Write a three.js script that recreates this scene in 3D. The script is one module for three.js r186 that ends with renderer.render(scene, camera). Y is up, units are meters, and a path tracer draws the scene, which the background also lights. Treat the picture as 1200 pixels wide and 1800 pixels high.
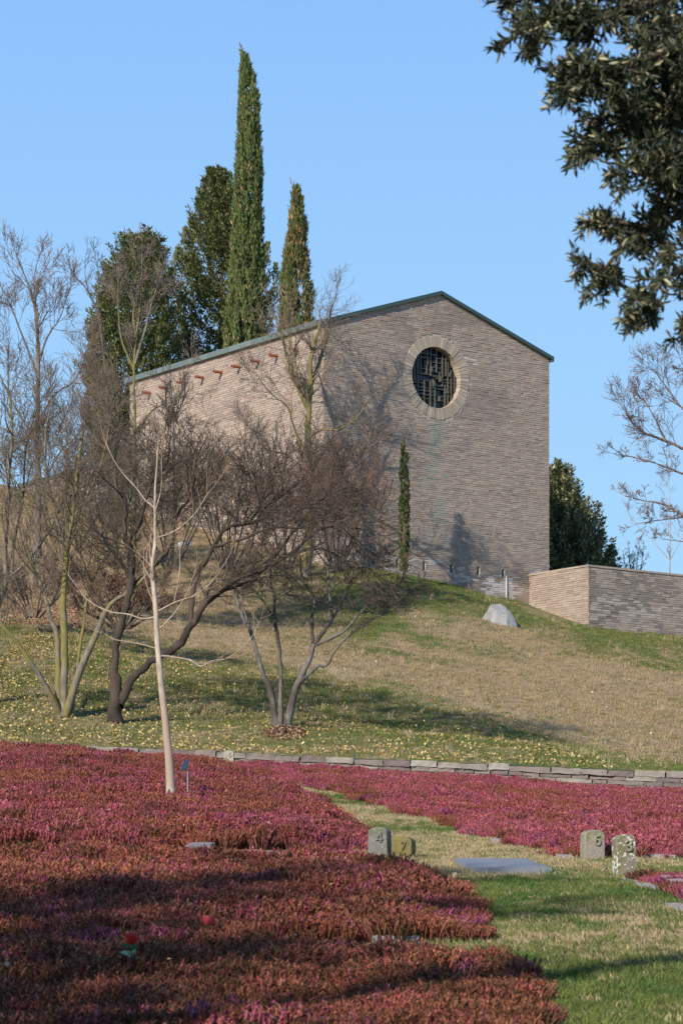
import * as THREE from 'three';
import { FontLoader } from 'three/addons/loaders/FontLoader.js';
import { ConvexGeometry } from 'three/addons/geometries/ConvexGeometry.js';
import { TessellateModifier } from 'three/addons/modifiers/TessellateModifier.js';
import { TextGeometry } from 'three/addons/geometries/TextGeometry.js';

// ---------- camera, sky, sun, exposure ----------
const F = 4900, HOR = 1650;                                   // focal length and eye level, in pixels of the 1200 x 1800 photograph
const scene = new THREE.Scene();
const camera = new THREE.PerspectiveCamera(2 * Math.atan(900 / F) * 180 / Math.PI, 1200 / 1800, 0.5, 6000);
camera.position.set(0, 0, 0); camera.lookAt(0, 0, -1);
camera.setViewOffset(1200, 1800, 0, 900 - HOR, 1200, 1800);
camera.focus = 75; camera.userData.fStop = 9;
const renderer = new THREE.WebGLRenderer({ antialias: true });
renderer.setSize(682, 1024);
renderer.toneMapping = THREE.LinearToneMapping;
renderer.toneMappingExposure = 1.0;
renderer.shadowMap.enabled = true;

const ss = (a, b, x) => { const t = Math.min(1, Math.max(0, (x - a) / (b - a))); return t * t * (3 - 2 * t); };
const lerp = (a, b, t) => a + (b - a) * t;
const clamp = (x, a, b) => Math.min(b, Math.max(a, x));
{
  const W = 512, H = 256, d = new Float32Array(W * H * 4);
  const stops = [[-90, .30, .42, .55], [-4, .44, .68, .92], [0, .46, .74, 1.0], [8, .40, .69, 1.0], [18.6, .275, .54, .98], [32, .14, .31, .68], [50, .055, .15, .40], [90, .03, .085, .26]];
  for (let y = 0; y < H; y++) {
    const el = 90 * ((y + .5) / H * 2 - 1);
    let k = 0; while (k < stops.length - 2 && el > stops[k + 1][0]) k++;
    const a = stops[k], b = stops[k + 1], t = clamp((el - a[0]) / (b[0] - a[0]), 0, 1);
    for (let x = 0; x < W; x++) {
      const o = (y * W + x) * 4;
      for (let c = 0; c < 3; c++) d[o + c] = lerp(a[c + 1], b[c + 1], t);
      d[o + 3] = 1;
    }
  }
  const sky = new THREE.DataTexture(d, W, H, THREE.RGBAFormat, THREE.FloatType);
  sky.mapping = THREE.EquirectangularReflectionMapping; sky.magFilter = THREE.LinearFilter; sky.minFilter = THREE.LinearFilter;
  sky.needsUpdate = true;
  scene.background = sky; scene.environment = sky;
}
const EL = 27.5 * Math.PI / 180, SX = -.52, SZ = .854;        // towards the sun: behind the camera, to the left
const sun = new THREE.DirectionalLight(new THREE.Color().setRGB(1, .92, .81), 5.0);
sun.position.set(SX * Math.cos(EL) * 200, Math.sin(EL) * 200 + 10, SZ * Math.cos(EL) * 200 - 70);
sun.target.position.set(0, 10, -70);
sun.castShadow = true;
Object.assign(sun.shadow.camera, { left: -90, right: 90, top: 70, bottom: -70, near: 1, far: 500 });
sun.shadow.mapSize.set(4096, 4096);
scene.add(sun, sun.target);

// ---------- helpers ----------
let seed = 1;
function rs(n) { seed = n >>> 0; }
function R() { seed = (seed + 0x6D2B79F5) >>> 0; let t = seed; t = Math.imul(t ^ (t >>> 15), t | 1); t ^= t + Math.imul(t ^ (t >>> 7), t | 61); return ((t ^ (t >>> 14)) >>> 0) / 4294967296; }
const rr = (a, b) => a + (b - a) * R();
const pick = (a) => a[Math.floor(R() * a.length)];
function h3(x, y, z) { let n = Math.imul(x, 374761393) ^ Math.imul(y, 668265263) ^ Math.imul(z, 2147483647 - 1274126177); n = Math.imul(n ^ (n >>> 13), 1274126177); return ((n ^ (n >>> 16)) >>> 0) / 4294967296; }
function vn(x, y, z = 0) {
  const xi = Math.floor(x), yi = Math.floor(y), zi = Math.floor(z);
  const s = (t) => t * t * (3 - 2 * t), fx = s(x - xi), fy = s(y - yi), fz = s(z - zi);
  const L = (dz) => lerp(lerp(h3(xi, yi, zi + dz), h3(xi + 1, yi, zi + dz), fx), lerp(h3(xi, yi + 1, zi + dz), h3(xi + 1, yi + 1, zi + dz), fx), fy);
  return lerp(L(0), L(1), fz);
}
const fbm = (x, y, z = 0) => vn(x, y, z) * .5 + vn(x * 2.1 + 7, y * 2.1, z * 2.1) * .27 + vn(x * 4.3, y * 4.3 + 9, z * 4.3) * .15 + vn(x * 9, y * 9 + 3, z * 9) * .08;
const V = (x, y, z) => new THREE.Vector3(x, y, z);
const at = (px, py, Z) => V((px - 600) / F * Z, (HOR - py) / F * Z, -Z);       // a point at distance Z
const mix3 = (a, b, t) => [lerp(a[0], b[0], t), lerp(a[1], b[1], t), lerp(a[2], b[2], t)];
const mul3 = (a, s) => [a[0] * s, a[1] * s, a[2] * s];

const used = new Map();
function numbered(name) { const k = used.get(name) || 0; used.set(name, k + 1); return k ? name + '_' + String(k).padStart(3, '0') : name; }
function tag(o, label, category, group, kind) {
  o.userData.label = label; if (category) o.userData.category = category;
  if (group) o.userData.group = group; if (kind) o.userData.kind = kind; return o;
}
function thing(name, label, category, pos = [0, 0, 0], turn = 0, group) {
  const o = new THREE.Group(); o.name = numbered(name); o.position.set(...pos); o.rotation.y = turn; scene.add(o);
  return tag(o, label, category, group);
}
function addMesh(name, geo, mat, parent) {
  const m = new THREE.Mesh(geo, mat); m.name = parent && parent !== scene ? name : numbered(name);
  m.castShadow = m.receiveShadow = true; (parent || scene).add(m); return m;
}
class GB {                                                    // collects triangles with colours into one mesh
  constructor() { this.p = []; this.n = []; this.c = []; this.i = []; }
  get nv() { return this.p.length / 3; }
  tube(pts, rad, sides, col) {
    const n = pts.length, b = this.nv; let ref = null;
    for (let k = 0; k < n; k++) {
      const a = pts[Math.max(0, k - 1)], c = pts[Math.min(n - 1, k + 1)];
      let tx = c.x - a.x, ty = c.y - a.y, tz = c.z - a.z; const tl = Math.hypot(tx, ty, tz) || 1; tx /= tl; ty /= tl; tz /= tl;
      if (!ref) ref = Math.abs(ty) < .9 ? [0, 1, 0] : [1, 0, 0];
      let dx = ref[0], dy = ref[1], dz = ref[2]; const q = dx * tx + dy * ty + dz * tz; dx -= q * tx; dy -= q * ty; dz -= q * tz;
      const dl = Math.hypot(dx, dy, dz) || 1; dx /= dl; dy /= dl; dz /= dl; ref = [dx, dy, dz];
      const ex = ty * dz - tz * dy, ey = tz * dx - tx * dz, ez = tx * dy - ty * dx;
      for (let s = 0; s < sides; s++) {
        const A = s / sides * 6.283185, ca = Math.cos(A), sa = Math.sin(A), nx = dx * ca + ex * sa, ny = dy * ca + ey * sa, nz = dz * ca + ez * sa;
        const r = rad[k], P = pts[k]; this.p.push(P.x + nx * r, P.y + ny * r, P.z + nz * r); this.n.push(nx, ny, nz);
        const cc = typeof col === 'function' ? col(k / (n - 1), P.x + nx * r, P.y + ny * r, P.z + nz * r) : col; this.c.push(cc[0], cc[1], cc[2]);
      }
    }
    for (let k = 0; k < n - 1; k++) for (let s = 0; s < sides; s++) {
      const a = b + k * sides + s, c = b + k * sides + (s + 1) % sides, d = a + sides, e = c + sides;
      this.i.push(a, c, d, c, e, d);
    }
  }
  ridge(amt, sd) {                                             // push the surface in and out along its normals: bark ridges
    for (let k = 0; k < this.nv; k++) { const x = this.p[k * 3], y = this.p[k * 3 + 1], z = this.p[k * 3 + 2], d = (vn(x * 26 + sd, y * 5, z * 26) - .5) * amt * .28; for (let c = 0; c < 3; c++) this.p[k * 3 + c] += this.n[k * 3 + c] * d; }
  }
  tri(a, b, c, col, nrm) { const o = this.nv; for (const q of [a, b, c]) { this.p.push(q.x, q.y, q.z); this.c.push(...col); } this.pn(a, b, c, nrm, 3); this.i.push(o, o + 1, o + 2); }
  quad(a, b, c, d, col, nrm) { const o = this.nv; for (const q of [a, b, c, d]) { this.p.push(q.x, q.y, q.z); this.c.push(...col); } this.pn(a, b, c, nrm, 4); this.i.push(o, o + 1, o + 2, o, o + 2, o + 3); }
  pn(a, b, c, nrm, k) {
    let n = nrm; if (!n) { const ux = b.x - a.x, uy = b.y - a.y, uz = b.z - a.z, vx = c.x - a.x, vy = c.y - a.y, vz = c.z - a.z; const q = V(uy * vz - uz * vy, uz * vx - ux * vz, ux * vy - uy * vx).normalize(); n = [q.x, q.y, q.z]; }
    for (let j = 0; j < k; j++) this.n.push(n[0], n[1], n[2]);
  }
  box(x0, x1, y0, y1, z0, z1, col, M) {
    const P = (x, y, z) => { const v = V(x, y, z); return M ? v.applyMatrix4(M) : v; };
    const a = P(x0, y0, z0), b = P(x1, y0, z0), c = P(x1, y1, z0), d = P(x0, y1, z0), e = P(x0, y0, z1), f = P(x1, y0, z1), g = P(x1, y1, z1), h = P(x0, y1, z1);
    this.quad(e, f, g, h, col); this.quad(b, a, d, c, col); this.quad(a, e, h, d, col); this.quad(f, b, c, g, col); this.quad(h, g, c, d, col); this.quad(a, b, f, e, col);
  }
  geo() {
    const g = new THREE.BufferGeometry();
    g.setAttribute('position', new THREE.BufferAttribute(new Float32Array(this.p), 3)); g.setAttribute('normal', new THREE.BufferAttribute(new Float32Array(this.n), 3));
    g.setAttribute('color', new THREE.BufferAttribute(new Float32Array(this.c), 3)); g.setIndex(new THREE.BufferAttribute(new Uint32Array(this.i), 1)); return g;
  }
  build(name, mat, parent) { return addMesh(name, this.geo(), mat, parent); }
}
const M = {
  vc: new THREE.MeshStandardMaterial({ vertexColors: true, roughness: .95, side: THREE.DoubleSide }),
  leaf: new THREE.MeshStandardMaterial({ vertexColors: true, roughness: .75, side: THREE.DoubleSide }),
  gloss: new THREE.MeshStandardMaterial({ vertexColors: true, roughness: .58, side: THREE.DoubleSide }),
  tuft: new THREE.MeshStandardMaterial({ vertexColors: true, roughness: .9, side: THREE.DoubleSide }),
};
const std = (r, g, b, rough = .9, metal = 0) => new THREE.MeshStandardMaterial({ color: new THREE.Color().setRGB(r, g, b), roughness: rough, metalness: metal });
function noiseTex(n, f, rep = 1) {                             // tiling-free enough grain used as bump
  const d = new Uint8Array(n * n * 4);
  for (let y = 0; y < n; y++) for (let x = 0; x < n; x++) { const v = f(x / n, y / n) * 255; const o = (y * n + x) * 4; d[o] = d[o + 1] = d[o + 2] = clamp(v, 0, 255); d[o + 3] = 255; }
  const t = new THREE.DataTexture(d, n, n); t.wrapS = t.wrapT = THREE.RepeatWrapping; t.magFilter = THREE.LinearFilter; t.minFilter = THREE.LinearMipmapLinearFilter; t.generateMipmaps = true; t.repeat.set(rep, rep); t.needsUpdate = true; return t;
}

// ---------- terrain ----------
const Zw = (X) => 72 - .25 * clamp(X, -60, 60);               // line of the low wall
const wallTop = (X) => 4.67 - .061 * clamp(X, -40, 30);
function lawnY(X, Z) {
  const Xc = clamp(X, -30, 25);
  return -1.75 + .0835 * clamp(Z, -25, 90) - .061 * Xc * ss(12, 70, Z) + (fbm(X * .35, Z * .35) - .5) * .07;
}
function hillY(X, Z) {
  const Xc = clamp(X, -45, 30); const d0 = Z - Zw(X);
  const d = d0 < 60 ? d0 : 60 + 13 * (1 - Math.exp(-(d0 - 60) / 13));
  let y = wallTop(X) + .13 * d + .00144 * Math.max(0, d) * d - (.13 * ss(0, 20, d0) + .035 * ss(20, 64, d0)) * Xc - .07 * Math.max(0, Xc - 4) * ss(40, 64, d0);
  y -= .55 * Math.exp(-((X - 9.5) ** 2 + (Z - 132) ** 2) / 40);
  y += .75 * Math.exp(-((X + .5) ** 2 + (Z - 127) ** 2) / 90);
  y += (fbm(X * .22 + 40, Z * .22) - .5) * .45 * ss(0, 12, d0) + (fbm(X * 1.1, Z * 1.1) - .5) * .10 * ss(0, 3, d0);
  return y - Math.max(0, d0 - 105) * .2;
}
function hitHill(px, py) {
  for (let Z = 66; Z < 190; Z += .05) { const X = (px - 600) / F * Z; if (Z > Zw(X) && (HOR - py) / F * Z <= hillY(X, Z)) return [X, Z]; }
  return [(px - 600) / F * 130, 130];
}
function hitLawn(px, py) {
  for (let Z = 8; Z < 74; Z += .02) { const X = (px - 600) / F * Z; if ((HOR - py) / F * Z <= lawnY(X, Z)) return [X, Z]; }
  return [(px - 600) / F * 70, 70];
}
function spread(lo, hi, a, b, fine, far) {                    // fine steps between a and b, growing outside
  const out = []; for (let x = a; x <= b + 1e-6; x += fine) out.push(x);
  let s = fine, x = b; while (x < hi) { s *= 1.35; x = Math.min(hi, x + s); out.push(x); }
  s = fine; x = a; const pre = []; while (x > lo) { s *= 1.35; x = Math.max(lo, x - s); pre.unshift(x); }
  return pre.concat(out);
}
const GREEN = [.10, .128, .03], STRAW = [.38, .275, .16], OLIVE = [.16, .145, .04], DEEP = [.065, .115, .02], SOIL = [.085, .05, .035];
function hillColor(X, Z) {
  const d = Z - Zw(X), n = fbm(X * .18 + 3, Z * .11), m = fbm(X * .9, Z * .5 + 20), f = vn(X * 5, Z * 3);
  const right = ss(-1, 6, X + (n - .5) * 5);
  let green = (1 - ss(24, 31, d + Math.max(0, X) * 1.1 + (n - .5) * 9)) * (.72 + .2 * right) + ss(34, 50, d - right * 3 + (n - .5) * 30 + (m - .5) * 12) * .85 * ss(-6, 2, X);
  green = clamp(green + (m - .5) * 1.25 + (n - .5) * .5 + (f - .5) * .25, 0, 1);
  let c = mix3(STRAW, mix3(OLIVE, GREEN, clamp(.5 + right * .35 + (m - .5) * 1.2, 0, 1)), green);
  const track = Math.exp(-(((d - 29 + X * .9) / 2.4) ** 2)) * ss(.35, .6, n + .12);
  c = mix3(c, [.29, .225, .155], track * .45 * ss(-2, 3, X));
  const o = mul3(c, .82 + f * .36); o.green = green; return o;
}
function lawnColor(X, Z) {
  const n = fbm(X * .5 + 8, Z * .3), m = fbm(X * 1.7, Z * 1.0 + 5), f = vn(X * 12, Z * 8);
  const straw = clamp((n - .37) * 3.4 + (m - .5) * 1.6 + ss(33, 50, Z) * .4, 0, 1);
  let c = mix3(mix3([.115, .135, .035], DEEP, clamp((.45 - m) * 2.2, 0, 1)), [.34, .27, .145], straw);
  return mul3(c, .85 + f * .3);
}
function sheet(name, xs, zs, hF, cF, label) {
  const nx = xs.length, nz = zs.length, p = new Float32Array(nx * nz * 3), c = new Float32Array(nx * nz * 3), idx = [];
  for (let j = 0; j < nz; j++) for (let i = 0; i < nx; i++) {
    const X = xs[i], Z = zs[j](X); const o = (j * nx + i) * 3;
    p[o] = X; p[o + 1] = hF(X, Z); p[o + 2] = -Z; const cc = cF(X, Z); c[o] = cc[0]; c[o + 1] = cc[1]; c[o + 2] = cc[2];
    if (i < nx - 1 && j < nz - 1) { const a = j * nx + i; idx.push(a, a + 1, a + nx, a + 1, a + nx + 1, a + nx); }
  }
  const g = new THREE.BufferGeometry(); g.setAttribute('position', new THREE.BufferAttribute(p, 3)); g.setAttribute('color', new THREE.BufferAttribute(c, 3)); g.setIndex(new THREE.BufferAttribute(new Uint32Array(idx), 1)); g.computeVertexNormals();
  const m = addMesh(name, g, M.vc); tag(m, label, null, null, 'structure'); return m;
}
{
  const xs = spread(-900, 900, -18, 22, .22);
  const us = spread(0, 900, 0, 68, .3).filter((u) => u >= 0);
  sheet('hillside', xs, us.map((u) => (X) => Zw(X) + .12 + u), hillY, hillColor, 'sloping hillside of green grass and dry straw');
  const xl = spread(-900, 900, -9, 10, .12), zl = spread(-700, 59, 13, 59, .12);
  const rows = zl.map((z) => () => z);
  for (let k = 1; k <= 60; k++) rows.push((X) => lerp(59, Zw(X) + .3, k / 60));
  sheet('lawn', xl, rows, lawnY, lawnColor, 'mown grass path and lawn running between the heather beds');
}

// ---------- heather beds ----------
const interp = (t, x) => { if (x <= t[0][0]) return t[0][1]; for (let k = 1; k < t.length; k++) if (x <= t[k][0]) return lerp(t[k - 1][1], t[k][1], (x - t[k - 1][0]) / (t[k][0] - t[k - 1][0])); return t[t.length - 1][1]; };
const leftEdge = (Z) => interp([[12, .95], [15.6, 1.0], [18.7, 1.04], [20.5, 1.08], [24.2, .98], [29.7, .86], [32.6, .68], [34.2, .35], [43, -.05], [57.5, -1.25], [70, -3.1], [76, -4.2]], Z);
const rightEdge = (Z) => interp([[31.6, 2.75], [32.3, 2.5], [34.9, 2.36], [36.2, 2.05], [43, 1.4], [46.9, .9], [54, 0], [70.5, -2.75], [76, -3.4]], Z);
const wob = (Z) => (vn(Z * 1.3, 4.2) - .5) * .42 + (vn(Z * 3.7, 8.2) - .5) * .22;
function mound(x, z) {                                        // bushy clumps about 0.8 m across with hollows between
  const c = .78, i0 = Math.floor(x / c), j0 = Math.floor(z / c); let d1 = 9, id = 0;
  for (let i = i0 - 1; i <= i0 + 1; i++) for (let j = j0 - 1; j <= j0 + 1; j++) { const px = (i + .15 + .7 * h3(i, j, 5)) * c, pz = (j + .15 + .7 * h3(i, j, 9)) * c, d = Math.hypot(x - px, z - pz) / c; if (d < d1) { d1 = d; id = h3(i, j, 13); } }
  return [1 - Math.min(1, d1 * 1.25) ** 2, id];
}
function bedOf(X, Z) {
  if (Z > Zw(X) - .2) return 0;
  if (X < leftEdge(Z) + wob(Z)) {
    const w = (vn(X * 1.7, 7.3) - .5) * .7;
    if (Z > 33.5 + w * .8 - (X < -2.2 ? .6 : 0)) return 1;
    if (Z > 29.6 + w * 1.4 - ss(-.4, .5, X) * 1.2) return 0;
    if (Z > 20.5 + w * .3) return 2;
    if (Z > (X > -.5 ? 18.9 : 19.9) + w * .6) return 0;
    return 3;
  }
  if (Z > 32.7 + (vn(X * 2, 9) - .5) * .4 && X > rightEdge(Z) + wob(Z + 50)) return 4;
  if (X > 2.95 && Z > 26.9 + Math.max(0, 3.3 - X) * .9 && Z < 28.25) return 5;
  if (X > 3.02 && Z < 26.3 && Z > 18 && X > 3.02 + (26.3 - Z) * .03) return 5;
  return 0;
}
function heatherTuft(n, rad, h, tips, deep) {
  const g = new GB();
  for (let k = 0; k < n; k++) {
    const a = R() * 6.283, q = Math.sqrt(R()), x = Math.cos(a) * q * rad * .62, z = Math.sin(a) * q * rad * .62, hh = h * rr(.62, 1.06) * (1 - q * .22);
    const lx = Math.cos(a) * q * rad * .5 + rr(-.07, .07), lz = Math.sin(a) * q * rad * .5 + rr(-.07, .07);
    const tip = pick(tips), mid = mix3(deep, tip, .55), r = rr(.0055, .0085);
    const P = [V(x, 0, z), V(x + lx * .4, hh * .5, z + lz * .4), V(x + lx * .75, hh * .78, z + lz * .75), V(x + lx + rr(-.012, .012), hh, z + lz + rr(-.012, .012))];
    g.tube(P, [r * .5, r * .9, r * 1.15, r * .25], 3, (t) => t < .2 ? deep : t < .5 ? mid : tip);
    for (let j = 0; j < 9; j++) {                              // short needles and florets standing out
      const t = rr(.4, .98), B = V(0, 0, 0).lerpVectors(P[1], P[3], t), b = R() * 6.283, L = rr(.016, .036), dx = Math.cos(b) * L, dz = Math.sin(b) * L;
      g.tri(V(B.x - dz * .28, B.y, B.z + dx * .28), V(B.x + dz * .28, B.y, B.z - dx * .28), V(B.x + dx, B.y + L * .8, B.z + dz), t > .62 ? tip : mid);
    }
  }
  return g.geo();
}
rs(11);
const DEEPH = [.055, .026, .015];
const RUST = [[0.403, 0.152, 0.076], [0.342, 0.104, 0.055], [0.464, 0.195, 0.104], [0.305, 0.085, 0.055], [0.256, 0.14, 0.055], [0.378, 0.104, 0.067]];
const WINE = [[0.3, 0.062, 0.058], [0.36, 0.082, 0.077], [0.264, 0.054, 0.05], [0.432, 0.108, 0.132], [0.336, 0.102, 0.066]];
const PINK = [[0.572, 0.156, 0.189], [0.52, 0.13, 0.13], [0.611, 0.182, 0.26], [0.481, 0.15, 0.117], [0.455, 0.098, 0.124]];
const MAUVE = [[0.456, 0.108, 0.192], [0.552, 0.18, 0.264], [0.36, 0.072, 0.144], [0.456, 0.132, 0.12]];
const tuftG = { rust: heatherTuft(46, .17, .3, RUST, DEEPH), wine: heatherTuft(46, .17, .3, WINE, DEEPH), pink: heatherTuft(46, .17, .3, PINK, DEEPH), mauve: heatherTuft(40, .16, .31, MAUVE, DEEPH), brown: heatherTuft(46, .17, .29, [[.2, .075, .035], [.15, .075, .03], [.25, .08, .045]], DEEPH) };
const bedInfo = {
  1: ['wine red winter heather filling the large bed around the pale young tree', 'upper left'],
  2: ['rust red heather in the bed below the stones numbered 4 and 7', ''],
  3: ['shaded brown and mauve heather nearest the camera with two red roses in it', ''],
  4: ['bright pink heather in the bed right of the grass path below the low wall', ''],
  5: ['low pink and brown heather clump at the foot of the lichen spotted stone', ''],
};
{
  const lists = {}; for (const b in bedInfo) lists[b] = { rust: [], wine: [], pink: [], mauve: [], brown: [] };
  const o = new THREE.Object3D();
  for (let Z = 13.2; Z < 76;) {
    const step = Z < 24 ? .105 : Z < 36 ? .125 : .16; const half = 620 / F * Z + 1.2;
    for (let X = -half; X < half; X += step) {
      const x = X + rr(-.5, .5) * step, z = Z + rr(-.5, .5) * step, b = bedOf(x, z); if (!b) continue;
      const n = fbm(x * .55 + b * 9, z * .4), m = fbm(x * 1.4, z * 1.1 + b * 30), edge = b < 4 ? leftEdge(z) - x : b === 4 ? x - rightEdge(z) : .3;
      let kind, q = clamp(R() + (h3(Math.floor(x / .78), Math.floor(z / .78), 77) - .5) * .35, 0, .999);
      if (b === 1) kind = m > .63 && q < .4 ? 'mauve' : n > .56 ? (q < .7 ? 'rust' : 'wine') : q < .68 ? 'wine' : q < .86 ? 'pink' : 'brown';
      else if (b === 2) kind = m > .66 && q < .35 ? 'mauve' : q < .55 ? 'rust' : q < .74 ? 'wine' : q < .80 ? 'pink' : 'brown';
      else if (b === 3) kind = m > .65 && q < .35 ? 'mauve' : q < .42 ? 'rust' : q < .55 ? 'wine' : 'brown';
      else if (b === 4) kind = m > .62 && q < .45 ? 'mauve' : n > .6 && q < .6 ? 'rust' : q < .74 ? 'pink' : q < .88 ? 'wine' : 'rust';
      else kind = m > .52 && q < .7 ? 'mauve' : q < .5 ? 'brown' : q < .75 ? 'rust' : 'pink';
      const row = b < 4 ? .86 + .2 * Math.abs(Math.sin((z - 21) * .52)) : 1;
      const [mh, mid] = mound(x, z);
      let s = (b === 5 ? .62 : .92) * (.46 + .62 * mh * (.75 + .5 * mid)) * (.8 + .4 * fbm(x * .8 + 5, z * .8)) * rr(.86, 1.16) * row * lerp(.72, 1, ss(0, .45, edge));
      if (b === 4) s *= .82; if (b === 3) s *= .82; if (b === 2) s *= .92;
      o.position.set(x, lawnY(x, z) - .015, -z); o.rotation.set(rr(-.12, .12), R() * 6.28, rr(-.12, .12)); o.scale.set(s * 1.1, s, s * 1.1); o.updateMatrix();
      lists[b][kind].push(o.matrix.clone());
    }
    Z += step;
  }
  const cc = new THREE.Color();
  for (const b in lists) {
    const g = new THREE.Group(); g.name = numbered('heather_bed'); scene.add(g); tag(g, bedInfo[b][0], 'heather', null, 'stuff');
    for (const k in lists[b]) {
      const L = lists[b][k]; if (!L.length) continue;
      const im = new THREE.InstancedMesh(tuftG[k], M.tuft, L.length); im.name = 'heather_tuft'; im.userData.kind = 'stuff'; im.castShadow = im.receiveShadow = true;
      L.forEach((m, i) => { im.setMatrixAt(i, m); const v = rr(.78, 1.2); im.setColorAt(i, cc.setRGB(v * rr(.92, 1.06), v * rr(.85, 1.15), v * rr(.85, 1.15))); });
      g.add(im);
    }
  }
}

// ---------- grass blades ----------
function grassTuft(n, rad, h, w, cols) {
  const g = new GB();
  for (let k = 0; k < n; k++) {
    const a = R() * 6.283, q = Math.sqrt(R()) * rad, x = Math.cos(a) * q, z = Math.sin(a) * q, b = R() * 6.283, L = h * rr(.5, 1.15), le = rr(.2, .95) * L, c = pick(cols);
    const ex = Math.cos(b) * w, ez = Math.sin(b) * w, d = R() * 6.283, tx = x + Math.cos(d) * le, tz = z + Math.sin(d) * le;
    const mx = lerp(x, tx, .35), mz = lerp(z, tz, .35);
    g.quad(V(x - ex, -.01, z - ez), V(x + ex, -.01, z + ez), V(mx + ex * .8, L * .6, mz + ez * .8), V(mx - ex * .8, L * .6, mz - ez * .8), c);
    g.tri(V(mx - ex * .8, L * .6, mz - ez * .8), V(mx + ex * .8, L * .6, mz + ez * .8), V(tx, L * rr(.75, 1), tz), c);
  }
  return g.geo();
}
rs(23);
function scatter(name, label, sets, cells) {
  const g = new THREE.Group(); g.name = numbered(name); scene.add(g); tag(g, label, 'grass', null, 'stuff');
  const cc = new THREE.Color();
  sets.forEach((geo, i) => {
    const L = cells.filter((c) => c.k === i); if (!L.length) return;
    const im = new THREE.InstancedMesh(geo, M.tuft, L.length); im.name = 'grass_tuft'; im.userData.kind = 'stuff'; im.castShadow = im.receiveShadow = true;
    L.forEach((c, j) => { im.setMatrixAt(j, c.m); im.setColorAt(j, cc.setRGB(c.v, c.v * rr(.93, 1.07), c.v * rr(.85, 1.1))); });
    g.add(im);
  });
}
{
  const o = new THREE.Object3D();
  const gG = [[.13, .165, .035], [.165, .19, .05], [.10, .135, .025]], gS = [[.42, .325, .18], [.36, .275, .14], [.48, .37, .23], [.24, .22, .075]], gD = [[.06, .12, .018], [.08, .14, .03]];
  const sets = [grassTuft(26, .09, .055, .0032, gG), grassTuft(26, .09, .05, .003, gS), grassTuft(26, .09, .06, .0034, gD)];
  const cells = [];
  for (let Z = 13.5; Z < 73; Z += (Z < 30 ? .07 : .11)) {
    const st = Z < 30 ? .07 : .11, half = 620 / F * Z + .3;
    for (let X = Math.max(-half, leftEdge(Z) - .5); X < half; X += st) {
      const x = X + rr(-.5, .5) * st, z = Z + rr(-.5, .5) * st; if (bedOf(x, z) || z > Zw(x) - .05) continue;
      if (Math.abs(x - 1.72) < .5 && z > 28.9 && z < 31.2) { const u = (31 - z) * .075; if (x > 1.2 + u && x < 2.06 + u) continue; }
      const n = fbm(x * .5 + 8, z * .3), m = fbm(x * 1.7, z + 5), straw = (n - .37) * 3.4 + (m - .5) * 1.6 + ss(33, 50, z) * .4;
      const k = R() < clamp(straw, .08, .9) ? 1 : m < .42 ? 2 : 0, s = rr(.7, 1.25);
      o.position.set(x, lawnY(x, z), -z); o.rotation.set(0, R() * 6.28, 0); o.scale.set(s, s * rr(.7, 1.3), s); o.updateMatrix(); cells.push({ k, m: o.matrix.clone(), v: rr(.8, 1.2) });
    }
  }
  scatter('lawn_grass', 'short green and straw coloured grass blades of the path', sets, cells);
  const hs = [grassTuft(22, .16, .10, .007, [[.13, .145, .03], [.19, .18, .05], [.22, .195, .065], [.10, .125, .025]]), grassTuft(24, .19, .10, .006, [[.43, .31, .18], [.37, .265, .15], [.48, .36, .22], [.29, .205, .12], [.22, .19, .07]]), grassTuft(20, .15, .09, .007, [[.08, .15, .02], [.11, .17, .03]]), grassTuft(8, .16, .34, .006, [[.52, .40, .25], [.45, .34, .2]])];
  const hc = [];
  for (let u = .2; u < 66; u += .17) for (let X = -17; X < 20; X += .17) {
    const x = X + rr(-.5, .5) * .17, z = Zw(x) + u + rr(-.5, .5) * .17; if (Math.abs(x) > 640 / F * z) continue;
    const lx = (x + .829) * .805 + (z - 127) * .593, lz = -(x + .829) * .593 + (z - 127) * .805; if (lx > -.1 && lx < 13.6 && lz > -.05) continue;
    if (x > 8.8 && (x - 11.56) * -.593 + (z - 130.8) * .805 > 0 && lz > -4.4) continue;
    const c = hillColor(x, z), isG = R() < c.green * 1.15 - .12; if (R() < .25) continue;
    let k = R() < .035 && fbm(x * .6, z * .6) > .5 ? 3 : isG ? (R() < (x > 1 ? .45 : .12) ? 2 : 0) : R() < .12 ? 0 : 1; const track = Math.exp(-(((u - 29 + x * .9) / 1.8) ** 2)); if (R() < track * .35) continue;
    const s = rr(.7, 1.2) * (u < 9 ? .7 : 1);
    o.position.set(x, hillY(x, z), -z); o.rotation.set(0, R() * 6.28, 0); o.scale.set(s, s * rr(.6, 1.2), s); o.updateMatrix(); hc.push({ k, m: o.matrix.clone(), v: rr(.8, 1.15) });
  }
  scatter('hillside_grass', 'dry and green grass tufts covering the slope below the chapel', hs, hc);
}
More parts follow.
